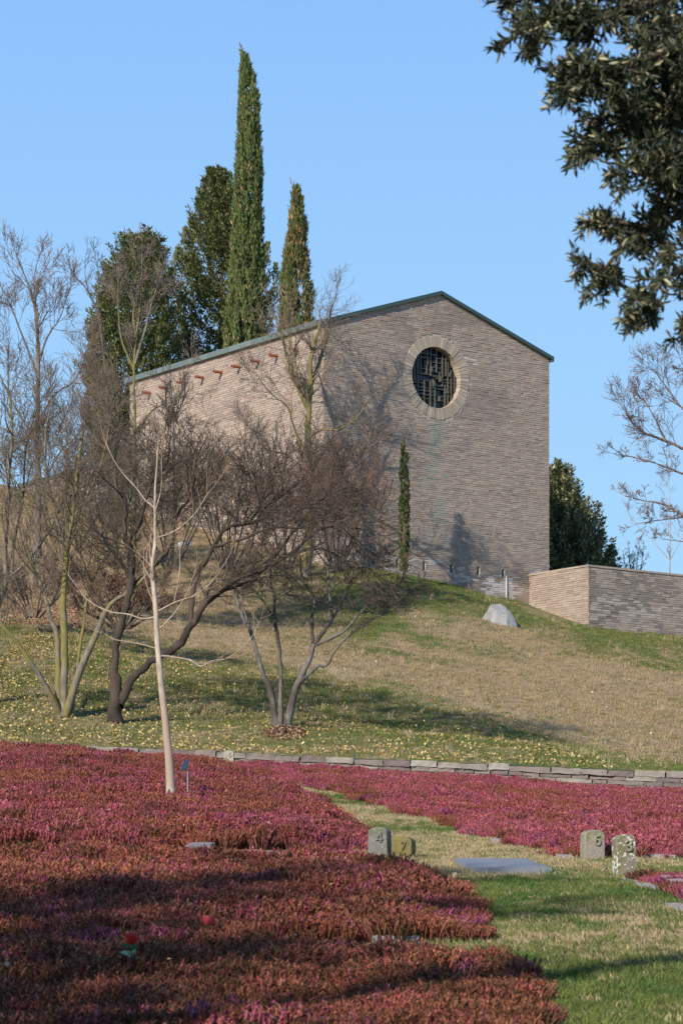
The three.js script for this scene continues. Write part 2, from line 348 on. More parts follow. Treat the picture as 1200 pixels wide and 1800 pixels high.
// fallen leaves
function leafLitter(name, label, count, where, cols, size) {
  const g = new GB(); g.quad(V(-.5, 0, 0), V(0, .12, -.3), V(.5, 0, 0), V(0, .12, .3), [1, 1, 1]);
  const ms = [], o = new THREE.Object3D();
  for (let k = 0; k < count; k++) { const p = where(); if (!p) continue; const s = size * rr(.6, 1.3); o.position.copy(p); o.rotation.set(rr(-.7, .7), R() * 6.28, rr(-.7, .7)); o.scale.set(s, s, s); o.updateMatrix(); ms.push(o.matrix.clone()); }
  const im = new THREE.InstancedMesh(g.geo(), M.leaf, ms.length), cc = new THREE.Color(); im.name = numbered(name); scene.add(im); im.castShadow = im.receiveShadow = true;
  ms.forEach((m, i) => { im.setMatrixAt(i, m); const c = pick(cols), v = rr(.75, 1.15); im.setColorAt(i, cc.setRGB(c[0] * v, c[1] * v, c[2] * v)); });
  tag(im, label, 'leaves', null, 'stuff');
}
rs(31);
leafLitter('fallen_leaves', 'small yellow fallen leaves strewn over the grass under the bare trees', 14000, () => {
  const u = .1 + Math.pow(R(), 1.3) * 24, x = -11 + Math.pow(R(), 1.9) * 18, z = Zw(x) + u; if (fbm(x * .5, z * .5) < .33) return null; return V(x, hillY(x, z) + .07, -z);
}, [[.62, .45, .14], [.55, .38, .12], [.70, .55, .25], [.48, .30, .10], [.58, .42, .2]], .085);
leafLitter('scattered_leaves', 'sparse pale brown leaves lying on the right side of the slope', 700, () => {
  const u = .3 + R() * 50, x = rr(-2, 16), z = Zw(x) + u; return V(x, hillY(x, z) + .09, -z);
}, [[.62, .45, .28], [.5, .26, .14], [.7, .55, .38]], .1);
leafLitter('path_leaves', 'few dry leaves lying on the grass path and heather', 60, () => {
  const [x, z] = hitLawn(rr(0, 1200), rr(1380, 1790)); const b = bedOf(x, z); return V(x, lawnY(x, z) + (b ? .26 : .045), -z);
}, [[.6, .4, .2], [.68, .56, .4], [.5, .24, .12]], .06);
leafLitter('brown_leaves', 'reddish brown leaf litter lying under the thicket', 1500, () => {
  const px = rr(-20, 150), py = rr(1062, 1100) + (px > 100 ? 8 : 0), [x, z] = hitHill(px, py); return V(x, hillY(x, z) + .06, -z);
}, [[.45, .22, .14], [.38, .16, .10], [.52, .33, .22]], .13);

leafLitter('leaf_heap', 'heap of brown leaves and dead twigs at the foot of the grey multi stemmed tree', 900, () => {
  const a = R() * 6.283, q = Math.sqrt(R()), [x, z] = hitHill(502 + Math.cos(a) * q * 38, 1290 + Math.sin(a) * q * 12); return V(x, hillY(x, z) + .03 + (1 - q) * .22 * R(), -z);
}, [[.30, .17, .10], [.24, .13, .08], [.36, .24, .16]], .1);

// ---------- masonry ----------
const TONES = [[.41, .325, .26], [.385, .305, .25], [.43, .345, .275], [.40, .305, .25], [.345, .275, .23], [.435, .345, .27], [.405, .33, .275], [.375, .28, .228]];
const toneMats = TONES.map((c) => std(c[0], c[1], c[2], .93));
const unitBrick = (() => { const g = new GB(); g.box(-.5, .5, -.5, .5, -.5, .5, [1, 1, 1]); const q = g.geo(); q.deleteAttribute('color'); return q; })();
const mortar = std(.46, .40, .335, .96);
// bricks laid on a wall plane: u along, v up, out of the plane +n; ranges(v0, v1) lists the stretches of wall at that height
function layBricks(parent, Mx, v0, v1, ranges, opt) {
  const single = [], field = new GB(), max = opt.max ?? 300, list = [];
  for (let v = v0; v < v1 - .03;) {
    const h = opt.h * rr(.82, 1.2), gap = opt.gap ?? .017;
    for (const [a, b] of ranges(v, v + h)) {
      let u = a; const off = rr(.1, .5);
      let first = true;
      while (u < b - .04) { let L = (first ? off : 1) * rr(opt.l0, opt.l1); first = false; if (b - u - L < .12) L = b - u; L = Math.min(L, b - u); list.push([u + gap / 2, u + L - gap / 2, v + gap / 2, v + h - gap / 2]); u += L; }
    }
    v += h;
  }
  const score = list.map((q, i) => [opt.prefer ? opt.prefer(q) * (q[1] - q[0]) : (q[1] - q[0]), i]).sort((x, y) => y[0] - x[0]);
  const chosen = new Set(score.slice(0, max).map((s) => s[1]));
  list.forEach((q, i) => {
    const out = rr(.014, .042), st = opt.stain ? opt.stain((q[0] + q[1]) / 2, (q[2] + q[3]) / 2) : null, t = Math.floor(R() * TONES.length);
    if (chosen.has(i) && !st) {
      const m = new THREE.Mesh(unitBrick, toneMats[t]); m.name = 'brick'; m.castShadow = m.receiveShadow = true;
      const L = new THREE.Matrix4().makeTranslation((q[0] + q[1]) / 2, (q[2] + q[3]) / 2, out / 2 - .03).multiply(new THREE.Matrix4().makeScale(q[1] - q[0], q[3] - q[2], out + .06));
      L.premultiply(Mx); L.decompose(m.position, m.quaternion, m.scale); parent.add(m);
    } else {
      let c = mul3(TONES[t], rr(.88, 1.12)); if (st) c = mix3(c, st[0], st[1]);
      field.box(q[0], q[1], q[2], q[3], -.03, out, c, Mx);
    }
  });
  const f = field.build('brick_field', M.vc, parent); f.userData.kind = 'stuff'; f.userData.label = 'remaining courses of thin grey brown bricks'; return f;
}
const minus = (rs_, a, b) => { const o = []; for (const [x, y] of rs_) { if (b <= x || a >= y) o.push([x, y]); else { if (a > x) o.push([x, a]); if (b < y) o.push([b, y]); } } return o; };

// ---------- chapel ----------
const TH = Math.atan2(.593, .805), CX = -.829, CZ = 127, WF = 13.49, LS = 16.5, YB = 13.5, EAVE = 28.12, RIDGE = 30.32;
const toChapel = (px, zLocal = 0) => { const t = (px - 600) / F; return (t * (CZ) - CX) / (.805 - t * .593); };  // distance along the front that shows at px
rs(41);
{
  const ch = thing('chapel', 'tall brown brick chapel with round grille window under a low gable', 'chapel', [CX, YB, -CZ], TH);
  const H = EAVE - YB, HR = RIDGE - YB, wx = toChapel(766), wy = 26.34 - YB, r0 = 1.46, r1 = 1.98;
  const slots = [698, 745, 793, 840, 884].map((px) => { const u = toChapel(px), Z = CZ + .593 * u; return [u, (HOR - interp([[698, 990], [745, 995], [793, 1000], [840, 1004], [884, 1008]], px)) / F * Z - YB]; });
  const sw = .10, sh = .19;
  const plan = new THREE.Shape([[0, 0], [WF, 0], [WF, H], [WF / 2, HR], [0, H]].map(([x, y]) => new THREE.Vector2(x, y)));
  const hole = new THREE.Path(); hole.absarc(wx, wy, r0 + .02, 0, Math.PI * 2, true); plan.holes.push(hole);
  for (const [u, v] of slots) { const p = new THREE.Path([[u - sw, v - sh], [u - sw, v + sh], [u + sw, v + sh], [u + sw, v - sh]].map(([x, y]) => new THREE.Vector2(x, y))); plan.holes.push(p); }
  const gg = new THREE.ExtrudeGeometry(plan, { depth: .55, bevelEnabled: false, curveSegments: 40 }); gg.translate(0, 0, -.55);
  const front = addMesh('gable_wall', gg, mortar, ch);
  const roofAt = (u) => u < WF / 2 ? lerp(H, HR, u / (WF / 2)) : lerp(HR, H, (u - WF / 2) / (WF / 2));
  const PATINA = [.30, .33, .27], WHITE = [.74, .72, .70], DARKST = [.17, .14, .13];
  const stain = (u, v) => {
    const du = u - wx - (fbm(v * .8, 3) - .5) * .5, w = .42 + (wy - v) * .03;
    if (v < wy - 1.9 && v > wy - 8.2 && Math.abs(du) < w && fbm(u * 3, v * 1.2) > .40 + (wy - v) * .012) return [PATINA, .55];
    const du2 = u - slots[4][0] + .25, dv = v - slots[4][1] + .75;
    if (du2 * du2 * .35 + dv * dv < .42 && fbm(u * 3, v * 3 + 7) > .42) return [WHITE, .55];
    if (v < slots[0][1] + .3 && fbm(u * 1.6 + 4, v * 2.6) > .52 && vn(u * 6, v * 12) > .5) return [WHITE, .33];
    if (u > wx + 1.7 && u < wx + 2.4 && Math.abs(v - wy) < 1.2 && fbm(u * 5, v * 5) > .6) return [WHITE, .4];
    if (fbm(u * .35 + 11, v * .5) > .60) return [DARKST, .3];
    if (vn(u * 2.3, v * 9) > .90) return [[.42, .25, .16], .5];
    return null;
  };
  layBricks(front, new THREE.Matrix4(), 1.2, HR, (v, v2) => {
    const lim = v2 > H ? (v2 - H) / (HR - H) * WF / 2 : 0; let r = [[lim + .001, WF - lim - .001]]; if (r[0][1] - r[0][0] < .2) return [];
    const lo = Math.max(v - wy, -(v2 - wy), 0) === 0 ? 0 : Math.min(Math.abs(v - wy), Math.abs(v2 - wy)); if (lo < r1) { const w = Math.sqrt(r1 * r1 - lo * lo); r = minus(r, wx - w, wx + w); }
    for (const [u, s] of slots) if (v2 > s - sh && v < s + sh) r = minus(r, u - sw, u + sw);
    return r;
  }, { h: .097, l0: .2, l1: .46, stain, prefer: ([a, , c]) => (a > 6 && c > 3.6 ? 1 : .2) });
  // ring of upright stones round the window
  const nV = 62, ring = new THREE.Group(); ring.name = 'window_surround'; ch.add(ring);
  const ringBack = new THREE.Shape(); ringBack.absarc(wx, wy, r1 + .02, 0, 6.2832, false); const rh = new THREE.Path(); rh.absarc(wx, wy, r0 - .004, 0, 6.2832, true); ringBack.holes.push(rh);
  const rbg = new THREE.ExtrudeGeometry(ringBack, { depth: .42, bevelEnabled: false, curveSegments: 60 }); rbg.translate(0, 0, -.405); addMesh('mortar_bed', rbg, std(.43, .37, .29, .95), ring);
  const vMats = [[.46, .37, .28], [.41, .325, .245], [.50, .41, .31], [.38, .31, .245]].map((c) => std(...c, .92));
  for (let k = 0; k < nV; k++) {
    const a0 = k / nV * 6.2832, a1 = (k + 1) / nV * 6.2832, g = .007, o = rr(.02, .05), ri = r0 - .02 + rr(-.01, .01), ro = r1 - rr(0, .07);
    const gb = new GB(), c = [1, 1, 1], P = (a, r, z) => V(wx + Math.cos(a) * r, wy + Math.sin(a) * r, z);
    const q = [P(a0 + g, ri, o), P(a1 - g, ri, o), P(a1 - g * .8, ro, o), P(a0 + g * .8, ro, o)], w = q.map((p) => V(p.x, p.y, -.38));
    gb.quad(q[0], q[1], q[2], q[3], c); for (let j = 0; j < 4; j++) { const n = (j + 1) % 4; gb.quad(q[j], q[n], w[n], w[j], c); }
    const geo = gb.geo(); geo.deleteAttribute('color'); const m = addMesh('voussoir', geo, pick(vMats), ring); m.material.side = THREE.DoubleSide;
  }
  // glass and grille
  const win = new THREE.Group(); win.name = 'round_window'; ch.add(win);
  const pane = addMesh('glass_pane', new THREE.CylinderGeometry(r0 + .03, r0 + .03, .03, 64).rotateX(Math.PI / 2).translate(wx, wy, -.43), new THREE.MeshPhysicalMaterial({ color: new THREE.Color().setRGB(.012, .015, .03), roughness: .12, specularIntensity: .7 }), win);
  pane.userData.label = 'dark blue glass behind the grille';
  const barMat = std(.13, .12, .09, .6, .2);
  const bar = (x0, x1, y0, y1, z) => {
    const cx = (x0 + x1) / 2, cy = (y0 + y1) / 2; if (Math.hypot(cx, cy) > r0 - .04) return;
    const m = addMesh('grille_bar', unitBrick, barMat, win); m.position.set(wx + cx, wy + cy, z); m.scale.set(x1 - x0, y1 - y0, .09);
  };
  const cut = (c, lo, hi) => { const e = Math.sqrt(Math.max(0, r0 * r0 - c * c)) - .015; return [Math.max(lo, -e), Math.min(hi, e)]; };
  const vb = (x, a, b, z = -.27) => { const [l, h] = cut(x, a, b); if (h - l > .06) bar(x - .018, x + .018, l, h, z); };
  const hb = (y, a, b, z = -.31) => { const [l, h] = cut(y, a, b); if (h - l > .06) bar(l, h, y - .016, y + .016, z); };
  for (const [x, a, b] of [[-1.3, -.35, .4], [-1.12, -.2, .75], [-.9, -1.3, -.1], [-.92, -.1, .9], [-.72, .1, 1.15], [-.5, -1.4, -.15], [-.36, .2, 1.4], [-.14, -1.4, -.12], [-.12, .1, 1.4], [.02, -.45, -.02], [.13, -1.45, -.3], [.22, .3, 1.4], [.4, -.1, .35], [.58, -.3, 1.3], [.72, -1.3, -.2], [.78, .2, 1.2], [.9, -1.1, .9], [1.1, -.9, .5], [1.3, -.5, .3]]) vb(x, a, b);
  for (const [y, a, b] of [[1.12, -.8, .3], [.92, -1.1, -.1], [1.0, .1, 1.1], [.78, .0, 1.1], [.6, -1.2, -.7], [.55, -.1, .5], [.4, -.75, -.1], [.33, .2, 1.3], [.16, -.8, .3], [.1, .0, .6], [.02, .2, 1.0], [-.15, -1.4, -1.0], [-.12, -.5, -.1], [-.28, -1.3, -.4], [-.3, .1, 1.3], [-.45, .3, .8], [-.48, -1.3, -.3], [-.62, -1.3, .1], [-.8, -1.2, .2], [-.78, .3, .9], [-.98, -1.1, -.1], [-1.0, .2, .8], [.22, .5, 1.3], [-.1, .6, 1.3], [-.55, .7, 1.2], [-.7, .75, 1.15], [.5, .7, 1.2], [.66, .6, 1.1]]) hb(y, a, b);
  for (const [x, y, s] of [[-.1, .42, .12], [.05, -.22, .13], [.38, -.92, .11], [.45, .02, .12], [-.35, .75, .1], [.85, -.5, .12], [1.0, .3, .1]]) bar(x - s * .5, x + s * .5, y - s, y + s, -.24);
  // slits: recessed backs and pale reveals
  for (const [u, v] of slots) {
    const s = addMesh('ventilation_slit', unitBrick, std(.03, .028, .026, .9), ch); s.position.set(u, v, -.20); s.scale.set(sw * 2 - .006, sh * 2 - .006, .05);
    const j = addMesh('slit_jamb', unitBrick, std(.46, .43, .36, .9), ch); j.position.set(u + sw - .012, v, -.07); j.scale.set(.03, sh * 2 - .004, .20);
  }
  { const u = slots[4][0] + .14, v = slots[4][1]; const p = addMesh('drain_pipe', new THREE.CylinderGeometry(.04, .04, 1.25, 10).translate(u, v - .72, .06), std(.62, .58, .54, .6), ch); p.userData.label = 'thin pale pipe running down to the grass'; }
  // side wall
  const side = addMesh('side_wall', new THREE.BoxGeometry(.5, H - .004, LS - .55).translate(.25, H / 2, -(.55 + LS) / 2), mortar, ch);
  const Ms = new THREE.Matrix4().makeBasis(V(0, 0, 1), V(0, 1, 0), V(-1, 0, 0)).setPosition(0, 0, -LS);
  layBricks(side, Ms, 1.2, H - .05, () => [[.001, LS - .001]], { h: .108, l0: .25, l1: .62, prefer: ([, , c]) => (c > 9 ? 1 : .3), stain: (u, v) => (fbm(u * .4 + 30, v * .6) > .62 ? [DARKST, .2] : null) });
  for (const [nm, x] of [['side_wall', WF - .25]]) addMesh(nm, new THREE.BoxGeometry(.5, H - .004, LS - .55).translate(x, H / 2, -(.55 + LS) / 2), toneMats[0], ch);
  const bk = new THREE.ExtrudeGeometry(new THREE.Shape([[.5, 0], [WF - .5, 0], [WF - .5, H], [WF / 2, HR - .02], [.5, H]].map(([x, y]) => new THREE.Vector2(x, y))), { depth: .5, bevelEnabled: false }); bk.translate(0, 0, -LS + .01); addMesh('rear_wall', bk, toneMats[0], ch);
  // roof: two copper slopes with a folded edge
  const copper = std(.055, .095, .09, .6, .2), copperL = std(.17, .215, .205, .65, .15);
  const slope = Math.atan2(HR - H, WF / 2), len = WF / 2 / Math.cos(slope);
  for (const s of [-1, 1]) {
    const ov = .16, L = len + ov, rf = addMesh('roof_slope', new THREE.BoxGeometry(L, .09, LS + .34), copper, ch);
    rf.position.set(WF / 2 + s * (L / 2) * Math.cos(slope), HR + .06 - (L / 2) * Math.sin(slope), -LS / 2); rf.rotation.z = -s * slope;
    const vg = addMesh('verge_trim', new THREE.BoxGeometry(L + .01, .12, .05), copper, ch); vg.position.set(WF / 2 + s * (L / 2) * Math.cos(slope), HR - .002 - (L / 2) * Math.sin(slope), .15); vg.rotation.z = -s * slope;
    // eaves gutter in lengths
    const n = 9; for (let k = 0; k < n; k++) { const l = (LS + .3) / n, e = addMesh('eaves_gutter', new THREE.BoxGeometry(.17, .25, l - .012), k % 2 ? copperL : std(.145, .185, .175, .65, .15), ch); e.position.set(s < 0 ? -.13 + rr(-.004, .004) : WF + .13, H - .045, .14 - (k + .5) * l); }
  }
  // clay spouts along the eaves
  const clay = std(.37, .135, .075, .85);
  const spx = [515, 480, 447, 414, 382, 350, 318, 287, 257];
  for (const px of spx) {
    const t = (px - 600 + 9) / F, s = (t * CZ - CX) / (-.593 - t * .805);
    const g = new THREE.LatheGeometry([[.052, 0], [.085, 0], [.088, .03], [.078, .05], [.078, .52], [.052, .52]].map(([x, y]) => new THREE.Vector2(x, y)), 14).rotateZ(-Math.PI / 2);
    const p = addMesh('clay_spout', g, clay, ch); p.position.set(-.50, H - .98, -s);
  }
}
// courtyard wall continuing beyond the chapel
{
  const y1 = 24.12, y0 = 17, L = 11, w = thing('courtyard_wall', 'lower brick wall with dark green coping joining the left end of the chapel', 'wall', [CX - .593 * (LS + .2), y0, -(CZ + .805 * (LS + .2))], TH);
  const core = addMesh('wall_core', new THREE.BoxGeometry(.5, y1 - y0, L).translate(.25, (y1 - y0) / 2, -L / 2), mortar, w);
  const Ms = new THREE.Matrix4().makeBasis(V(0, 0, 1), V(0, 1, 0), V(-1, 0, 0)).setPosition(0, 0, -L);
  layBricks(core, Ms, 0, y1 - y0 - .02, () => [[.001, L - .001]], { h: .108, l0: .25, l1: .6, max: 100, prefer: ([, , c]) => (c > 4 ? 1 : .2) });
  addMesh('coping', new THREE.BoxGeometry(.66, .22, L + .05).translate(.25, y1 - y0 + .11, -L / 2), std(.11, .16, .15, .6, .2), w);
}
// retaining wall at the right
rs(47);
{
  const top = 17.55, y0 = 12.4, w = thing('retaining_wall', 'grey brown stone retaining wall stepping out from the right corner of the chapel', 'wall', [11.56, y0, -130.8], TH);
  const H = top - y0, LA = 4.25, LB = 16;
  const a = addMesh('return_wall', new THREE.BoxGeometry(.5, H, LA - .5).translate(.25, H / 2, -(LA + .5) / 2 + .0), mortar, w);
  const b = addMesh('long_wall', new THREE.BoxGeometry(LB, H, .5).translate(LB / 2, H / 2, -.25), mortar, w);
  const Ma = new THREE.Matrix4().makeBasis(V(0, 0, 1), V(0, 1, 0), V(-1, 0, 0)).setPosition(0, 0, -LA);
  const st = (u, v) => { const n = fbm(u * .7 + 70, v * 1.2); if (v < H - 1.4 && n > .46 && vn(u * 6, v * 12) > .62) return [[.72, .70, .66], .2]; if (fbm(u * .8, v * .9 + 50) > .53 && vn(u * 5, v * 9 + 3) > .35) return [[.12, .11, .10], .45]; return null; };
  layBricks(a, Ma, 1.2, H - .1, () => [[.001, LA - .001]], { h: .105, l0: .3, l1: .7, max: 140 });
  layBricks(b, new THREE.Matrix4(), .4, H - .1, () => [[.001, LB - .001]], { h: .105, l0: .25, l1: .6, stain: st, max: 260, prefer: ([u]) => (u < 6.3 ? 1 : .05) });
  for (let z = 0; z < LA - .6;) { const l = rr(.5, .9); const c = addMesh('coping_stone', unitBrick, toneMats[5], w); c.position.set(.24, H - .045 + rr(-.004, .004), -z - l / 2 - .6); c.scale.set(.6, .09, l - .012); z += l; }
  for (let x = 0; x < LB;) { const l = rr(.5, .95); const c = addMesh('coping_stone', unitBrick, pick(toneMats), w); c.position.set(x + l / 2 - .07, H - .045 + rr(-.004, .004), -.25); c.scale.set(l - .012, .09, .62); x += l; }
}
// rough stones
function roughStone(n, jit, sd) {
  const g = new THREE.BoxGeometry(1, 1, 1, n, 2, 1), p = g.attributes.position, cl = [];
  for (let i = 0; i < p.count; i++) { const x = p.getX(i), y = p.getY(i), z = p.getZ(i), q = (a) => (vn(x * 5.1 + a + sd * 7, y * 2.3 + a, z * 2.7 + sd) - .5) * jit; p.setXYZ(i, x + q(1) * .35, y + q(5), z + q(9) * .7); }
  for (let i = 0; i < p.count; i++) { const k = .55 + .9 * fbm(p.getX(i) * 4 + sd * 3, p.getY(i) * 3, p.getZ(i) * 3 + sd); cl.push(k, k * .98, k * .94); }
  g.setAttribute('color', new THREE.Float32BufferAttribute(cl, 3)); g.computeVertexNormals(); return g;
}
const stoneGeos = [0, 1, 2, 3, 4, 5, 6, 7].map((k) => roughStone(7, .3, k + 1));
rs(53);
{
  const mats = [[.24, .215, .19], [.20, .17, .155], [.28, .25, .215], [.16, .13, .125], [.31, .29, .255], [.22, .18, .16]].map((c) => { const m = std(...c, .93); m.vertexColors = true; return m; });
  const w = thing('low_stone_wall', 'long low dry stone wall between the heather beds and the slope', 'wall', [0, 0, 0]);
  const ang = Math.atan(.25), cs = Math.cos(ang);
  const put = (name, X, l, y, h, d, mat) => {
    const m = addMesh(name, pick(stoneGeos), mat, w); m.position.set(X + l * cs / 2, y + h / 2, -Zw(X + l / 2) + rr(-.02, .02)); m.rotation.set(0, ang * -1, Math.atan(-.061 * cs)); m.scale.set(l - .012, h - .008, d);
  };
  for (let X = -13; X < 12.5;) { const l = rr(.45, 1.15); put('coping_stone', X, l, wallTop(X + l / 2) - .15 + rr(-.02, .012), .16 + rr(-.02, .02), .40, pick(mats)); X += l * cs; }
  for (let c = 0; c < 3; c++) for (let X = -13 + rr(0, .3); X < 12.5;) { const l = rr(.3, .95); put('stone', X, l, wallTop(X + l / 2) - .26 - c * .115, .115, .32, mats[Math.floor(R() * mats.length * .99)]); X += l * cs; }
  // dark earth core behind the stones
  const g = new GB(); for (let k = 0; k < 26; k++) { const X = -13 + k, x2 = X + 1; const A = (x, y, dz) => V(x, y, -Zw(x) - dz); g.quad(A(X, wallTop(X) - .7, .1), A(x2, wallTop(x2) - .7, .1), A(x2, wallTop(x2) - .09, .1), A(X, wallTop(X) - .09, .1), [.12, .10, .09]); }
  g.build('earth_backing', M.vc, w);
}
// boulder
rs(59);
{
  const [x, z] = hitHill(876, 1096), o = thing('boulder', 'pale grey angular boulder on the grass below the chapel', 'boulder', [x, hillY(x, z) - .06, -z]); o.scale.set(1.12, 1.2, 1.1);
  const P = [[-.74, .05, .1], [-.66, -.3, .45], [-.42, .5, .12], [-.30, .74, -.05], [.02, .80, -.15], [.30, .66, -.1], [.50, .42, .12], [.74, .0, .0], [.70, -.3, .35], [.28, .30, .52], [-.12, .36, .52], [-.28, -.3, .66], [.34, -.3, .64], [.1, .5, -.5], [-.5, -.3, -.5], [.5, -.3, -.5], [.60, .22, .28]].map(([x, y, z]) => V(x + rr(-.03, .03), y, z + rr(-.03, .03)));
  let g = new ConvexGeometry(P); g = new TessellateModifier(.16, 5).modify(g); const p = g.attributes.position, c = [];
  for (let i = 0; i < p.count; i++) { const x = p.getX(i), y = p.getY(i), z = p.getZ(i), q = (k) => (fbm(x * 3.4 + k, y * 3.4, z * 3.4) - .5) * .11; p.setXYZ(i, x + q(1), y + q(20), z + q(40)); const n = fbm(x * 5, y * 5, z * 5), kk = .17 + n * .27; c.push(kk, kk * .985, kk * .955); }
  g.setAttribute('color', new THREE.Float32BufferAttribute(c, 3)); g.deleteAttribute('uv'); g.computeVertexNormals(); addMesh('rock', g, M.vc, o);
}
{
  const [x, z] = hitHill(325, 962), o = thing('white_stone', 'small whitish stone half hidden behind twigs below the chapel side wall', 'stone', [x, hillY(x, z), -z]);
  const g = new THREE.IcosahedronGeometry(1, 3), p = g.attributes.position; for (let i = 0; i < p.count; i++) { const v = V(p.getX(i), p.getY(i), p.getZ(i)), r = 1 + (fbm(v.x * 1.5 + 3, v.y * 1.5, v.z * 1.5) - .5) * .7; p.setXYZ(i, v.x * r * .36, v.y * r * .17 + .1, v.z * r * .25); }
  g.computeVertexNormals(); addMesh('rock', g, std(.66, .64, .6, .9), o);
}
// ---------- number stones, slabs ----------
const font = await new FontLoader().loadAsync('fonts/droid/droid_sans_regular.typeface.json');
function lichenMat(base, spots, thr, sd) {
  const n = 256, d = new Uint8Array(n * n * 4), B = new Uint8Array(n * n * 4);
  const toS = (v) => Math.round(255 * Math.pow(clamp(v, 0, 1), 1 / 2.2));
  for (let y = 0; y < n; y++) for (let x = 0; x < n; x++) {
    const u = x / n, v = y / n, f = fbm(u * 9 + sd, v * 9), s = fbm(u * 22 + sd * 3, v * 22 + 4), big = fbm(u * 4 + sd * 2, v * 4 + 1); let c = mul3(base, .7 + f * .6); c = mix3(c, [base[0] * .75, base[1] * .85, base[2] * .5], ss(.5, .65, big));
    if (s > thr - ss(.5, .7, big) * .14) c = mix3(c, spots, .85); const o = (y * n + x) * 4; for (let k = 0; k < 3; k++) d[o + k] = toS(c[k]); d[o + 3] = 255; const g = 255 * fbm(u * 40, v * 40 + sd); B[o] = B[o + 1] = B[o + 2] = g; B[o + 3] = 255;
  }
  const mk = (a, s) => { const t = new THREE.DataTexture(a, n, n); t.wrapS = t.wrapT = THREE.RepeatWrapping; t.magFilter = THREE.LinearFilter; t.repeat.set(1.6, 1.6); if (s) t.colorSpace = THREE.SRGBColorSpace; t.needsUpdate = true; return t; };
  return new THREE.MeshStandardMaterial({ map: mk(d, true), bumpMap: mk(B), bumpScale: .006, roughness: .95 });
}
function numberStone(px, pyBase, wpx, hpx, digit, label, mat, turn, lean, groundFn, name = 'number_stone', fixed) {
  const [x, z] = fixed || groundFn(px, pyBase), sc = z / F, w = wpx * sc, h = hpx * sc, dep = w * .62, gy = fixed ? fixed[2] : lawnY(x, z);
  const o = thing(name, label, 'marker stone', [x, gy, -z], turn, 'numbered marker stones'); o.rotation.z = lean;
  const s = new THREE.Shape(); s.moveTo(-w / 2, -.15); s.lineTo(w / 2, -.15); s.lineTo(w * .47, h - .045); s.quadraticCurveTo(w * .42, h - .02, w * .25, h - .008); s.quadraticCurveTo(0, h + .006, -w * .25, h - .008); s.quadraticCurveTo(-w * .42, h - .02, -w * .47, h - .045); s.closePath();
  const g = new THREE.ExtrudeGeometry(s, { depth: dep, bevelEnabled: true, bevelSize: .01, bevelThickness: .012, bevelSegments: 2, curveSegments: 8 }); g.translate(0, 0, -dep); addMesh('stone_block', g, mat, o);
  const t = new TextGeometry(digit, { font, size: Math.min(.115, h * .34), depth: .024, curveSegments: 5, bevelEnabled: true, bevelSize: .004, bevelThickness: .004, bevelSegments: 1 }); t.computeBoundingBox(); const bb = t.boundingBox;
  const n = addMesh('numeral', t, mat, o); n.position.set(w * .12 - (bb.max.x + bb.min.x) / 2, h - .05 - bb.max.y, .006); n.userData.label = 'raised numeral ' + digit; return o;
}
rs(61);
numberStone(664, 1507, 34, 52, '4', 'dark grey round topped stone numbered 4 beside the heather edge', lichenMat([.17, .165, .15], [.24, .23, .18], .66, 1), -.35, .015, hitLawn);
numberStone(705, 1510, 36, 38, '7', 'small mossy ochre stone numbered 7 next to the taller grey stone', lichenMat([.19, .15, .05], [.13, .12, .05], .6, 2), -.35, -.03, hitLawn);
numberStone(1044, 1513, 36, 53, '6', 'grey brown stone numbered 6 in front of the pink heather', lichenMat([.29, .245, .195], [.36, .32, .25], .66, 3), .25, -.01, hitLawn);
numberStone(1101, 1544, 35, 76, '3', 'tall stone numbered 3 spotted with white lichen', lichenMat([.25, .205, .14], [.72, .72, .62], .68, 4), .25, .035, hitLawn);
{ const X = (402 - 600) / F * 72.4, Z = Zw(X) - .24; numberStone(399, 1345, 17, 30, '6', 'small pale stone numbered 6 standing against the low wall', lichenMat([.38, .335, .29], [.46, .42, .36], .62, 5), -.1, 0, hitLawn, 'number_stone', [X, Z, wallTop(X) - .40]); }
function slab(px0, py0, px1, py1, label, col, th = .06, lift = .03, skew = 0, turn = 0, name = 'stone_slab', cat = 'slab') {
  const [xa, za] = hitLawn((px0 + px1) / 2, py0), [xb, zb] = hitLawn((px0 + px1) / 2, py1), zm = (za + zb) / 2, w = (px1 - px0) / F * zm, d = Math.max(.16, za - zb), xm = (xa + xb) / 2;
  const o = thing(name, label, cat, [xm, lawnY(xm, zm) + lift - th, -zm], turn); o.rotation.x = Math.atan(.0835);
  const g = new GB(); const nx = 8, nz = 8, P = (i, j, t) => { const u = i / nx - .5, v = j / nz - .5, e = (Math.abs(u) > .49 || Math.abs(v) > .49) ? (vn(u * 9 + px0, v * 9) - .5) * .03 : 0; return V(u * w + v * skew + e, t ? th - (e ? .008 : 0) + (vn(u * 6 + px0, v * 6) - .5) * .006 : -.1, v * d + e); };
  for (let i = 0; i < nx; i++) for (let j = 0; j < nz; j++) { const k = .82 + fbm(i * .5 + px0, j * .5) * .36; g.quad(P(i, j + 1, 1), P(i + 1, j + 1, 1), P(i + 1, j, 1), P(i, j, 1), mul3(col, k)); }
  for (let i = 0; i < nx; i++) { g.quad(P(i, nz, 0), P(i + 1, nz, 0), P(i + 1, nz, 1), P(i, nz, 1), mul3(col, .95)); g.quad(P(i + 1, 0, 0), P(i, 0, 0), P(i, 0, 1), P(i + 1, 0, 1), col); g.quad(P(0, i, 0), P(0, i + 1, 0), P(0, i + 1, 1), P(0, i, 1), col); g.quad(P(nx, i + 1, 0), P(nx, i, 0), P(nx, i, 1), P(nx, i + 1, 1), col); }
  g.build('slab_body', M.vc, o);
}
slab(815, 1518.5, 945, 1536, 'flat grey stone slab set in the grass path', [.23, .24, .265], .06, .075, .14);
slab(655, 1652, 735, 1661, 'shaded grey slab between the heather rows near the path', [.26, .26, .28], .06, .07);
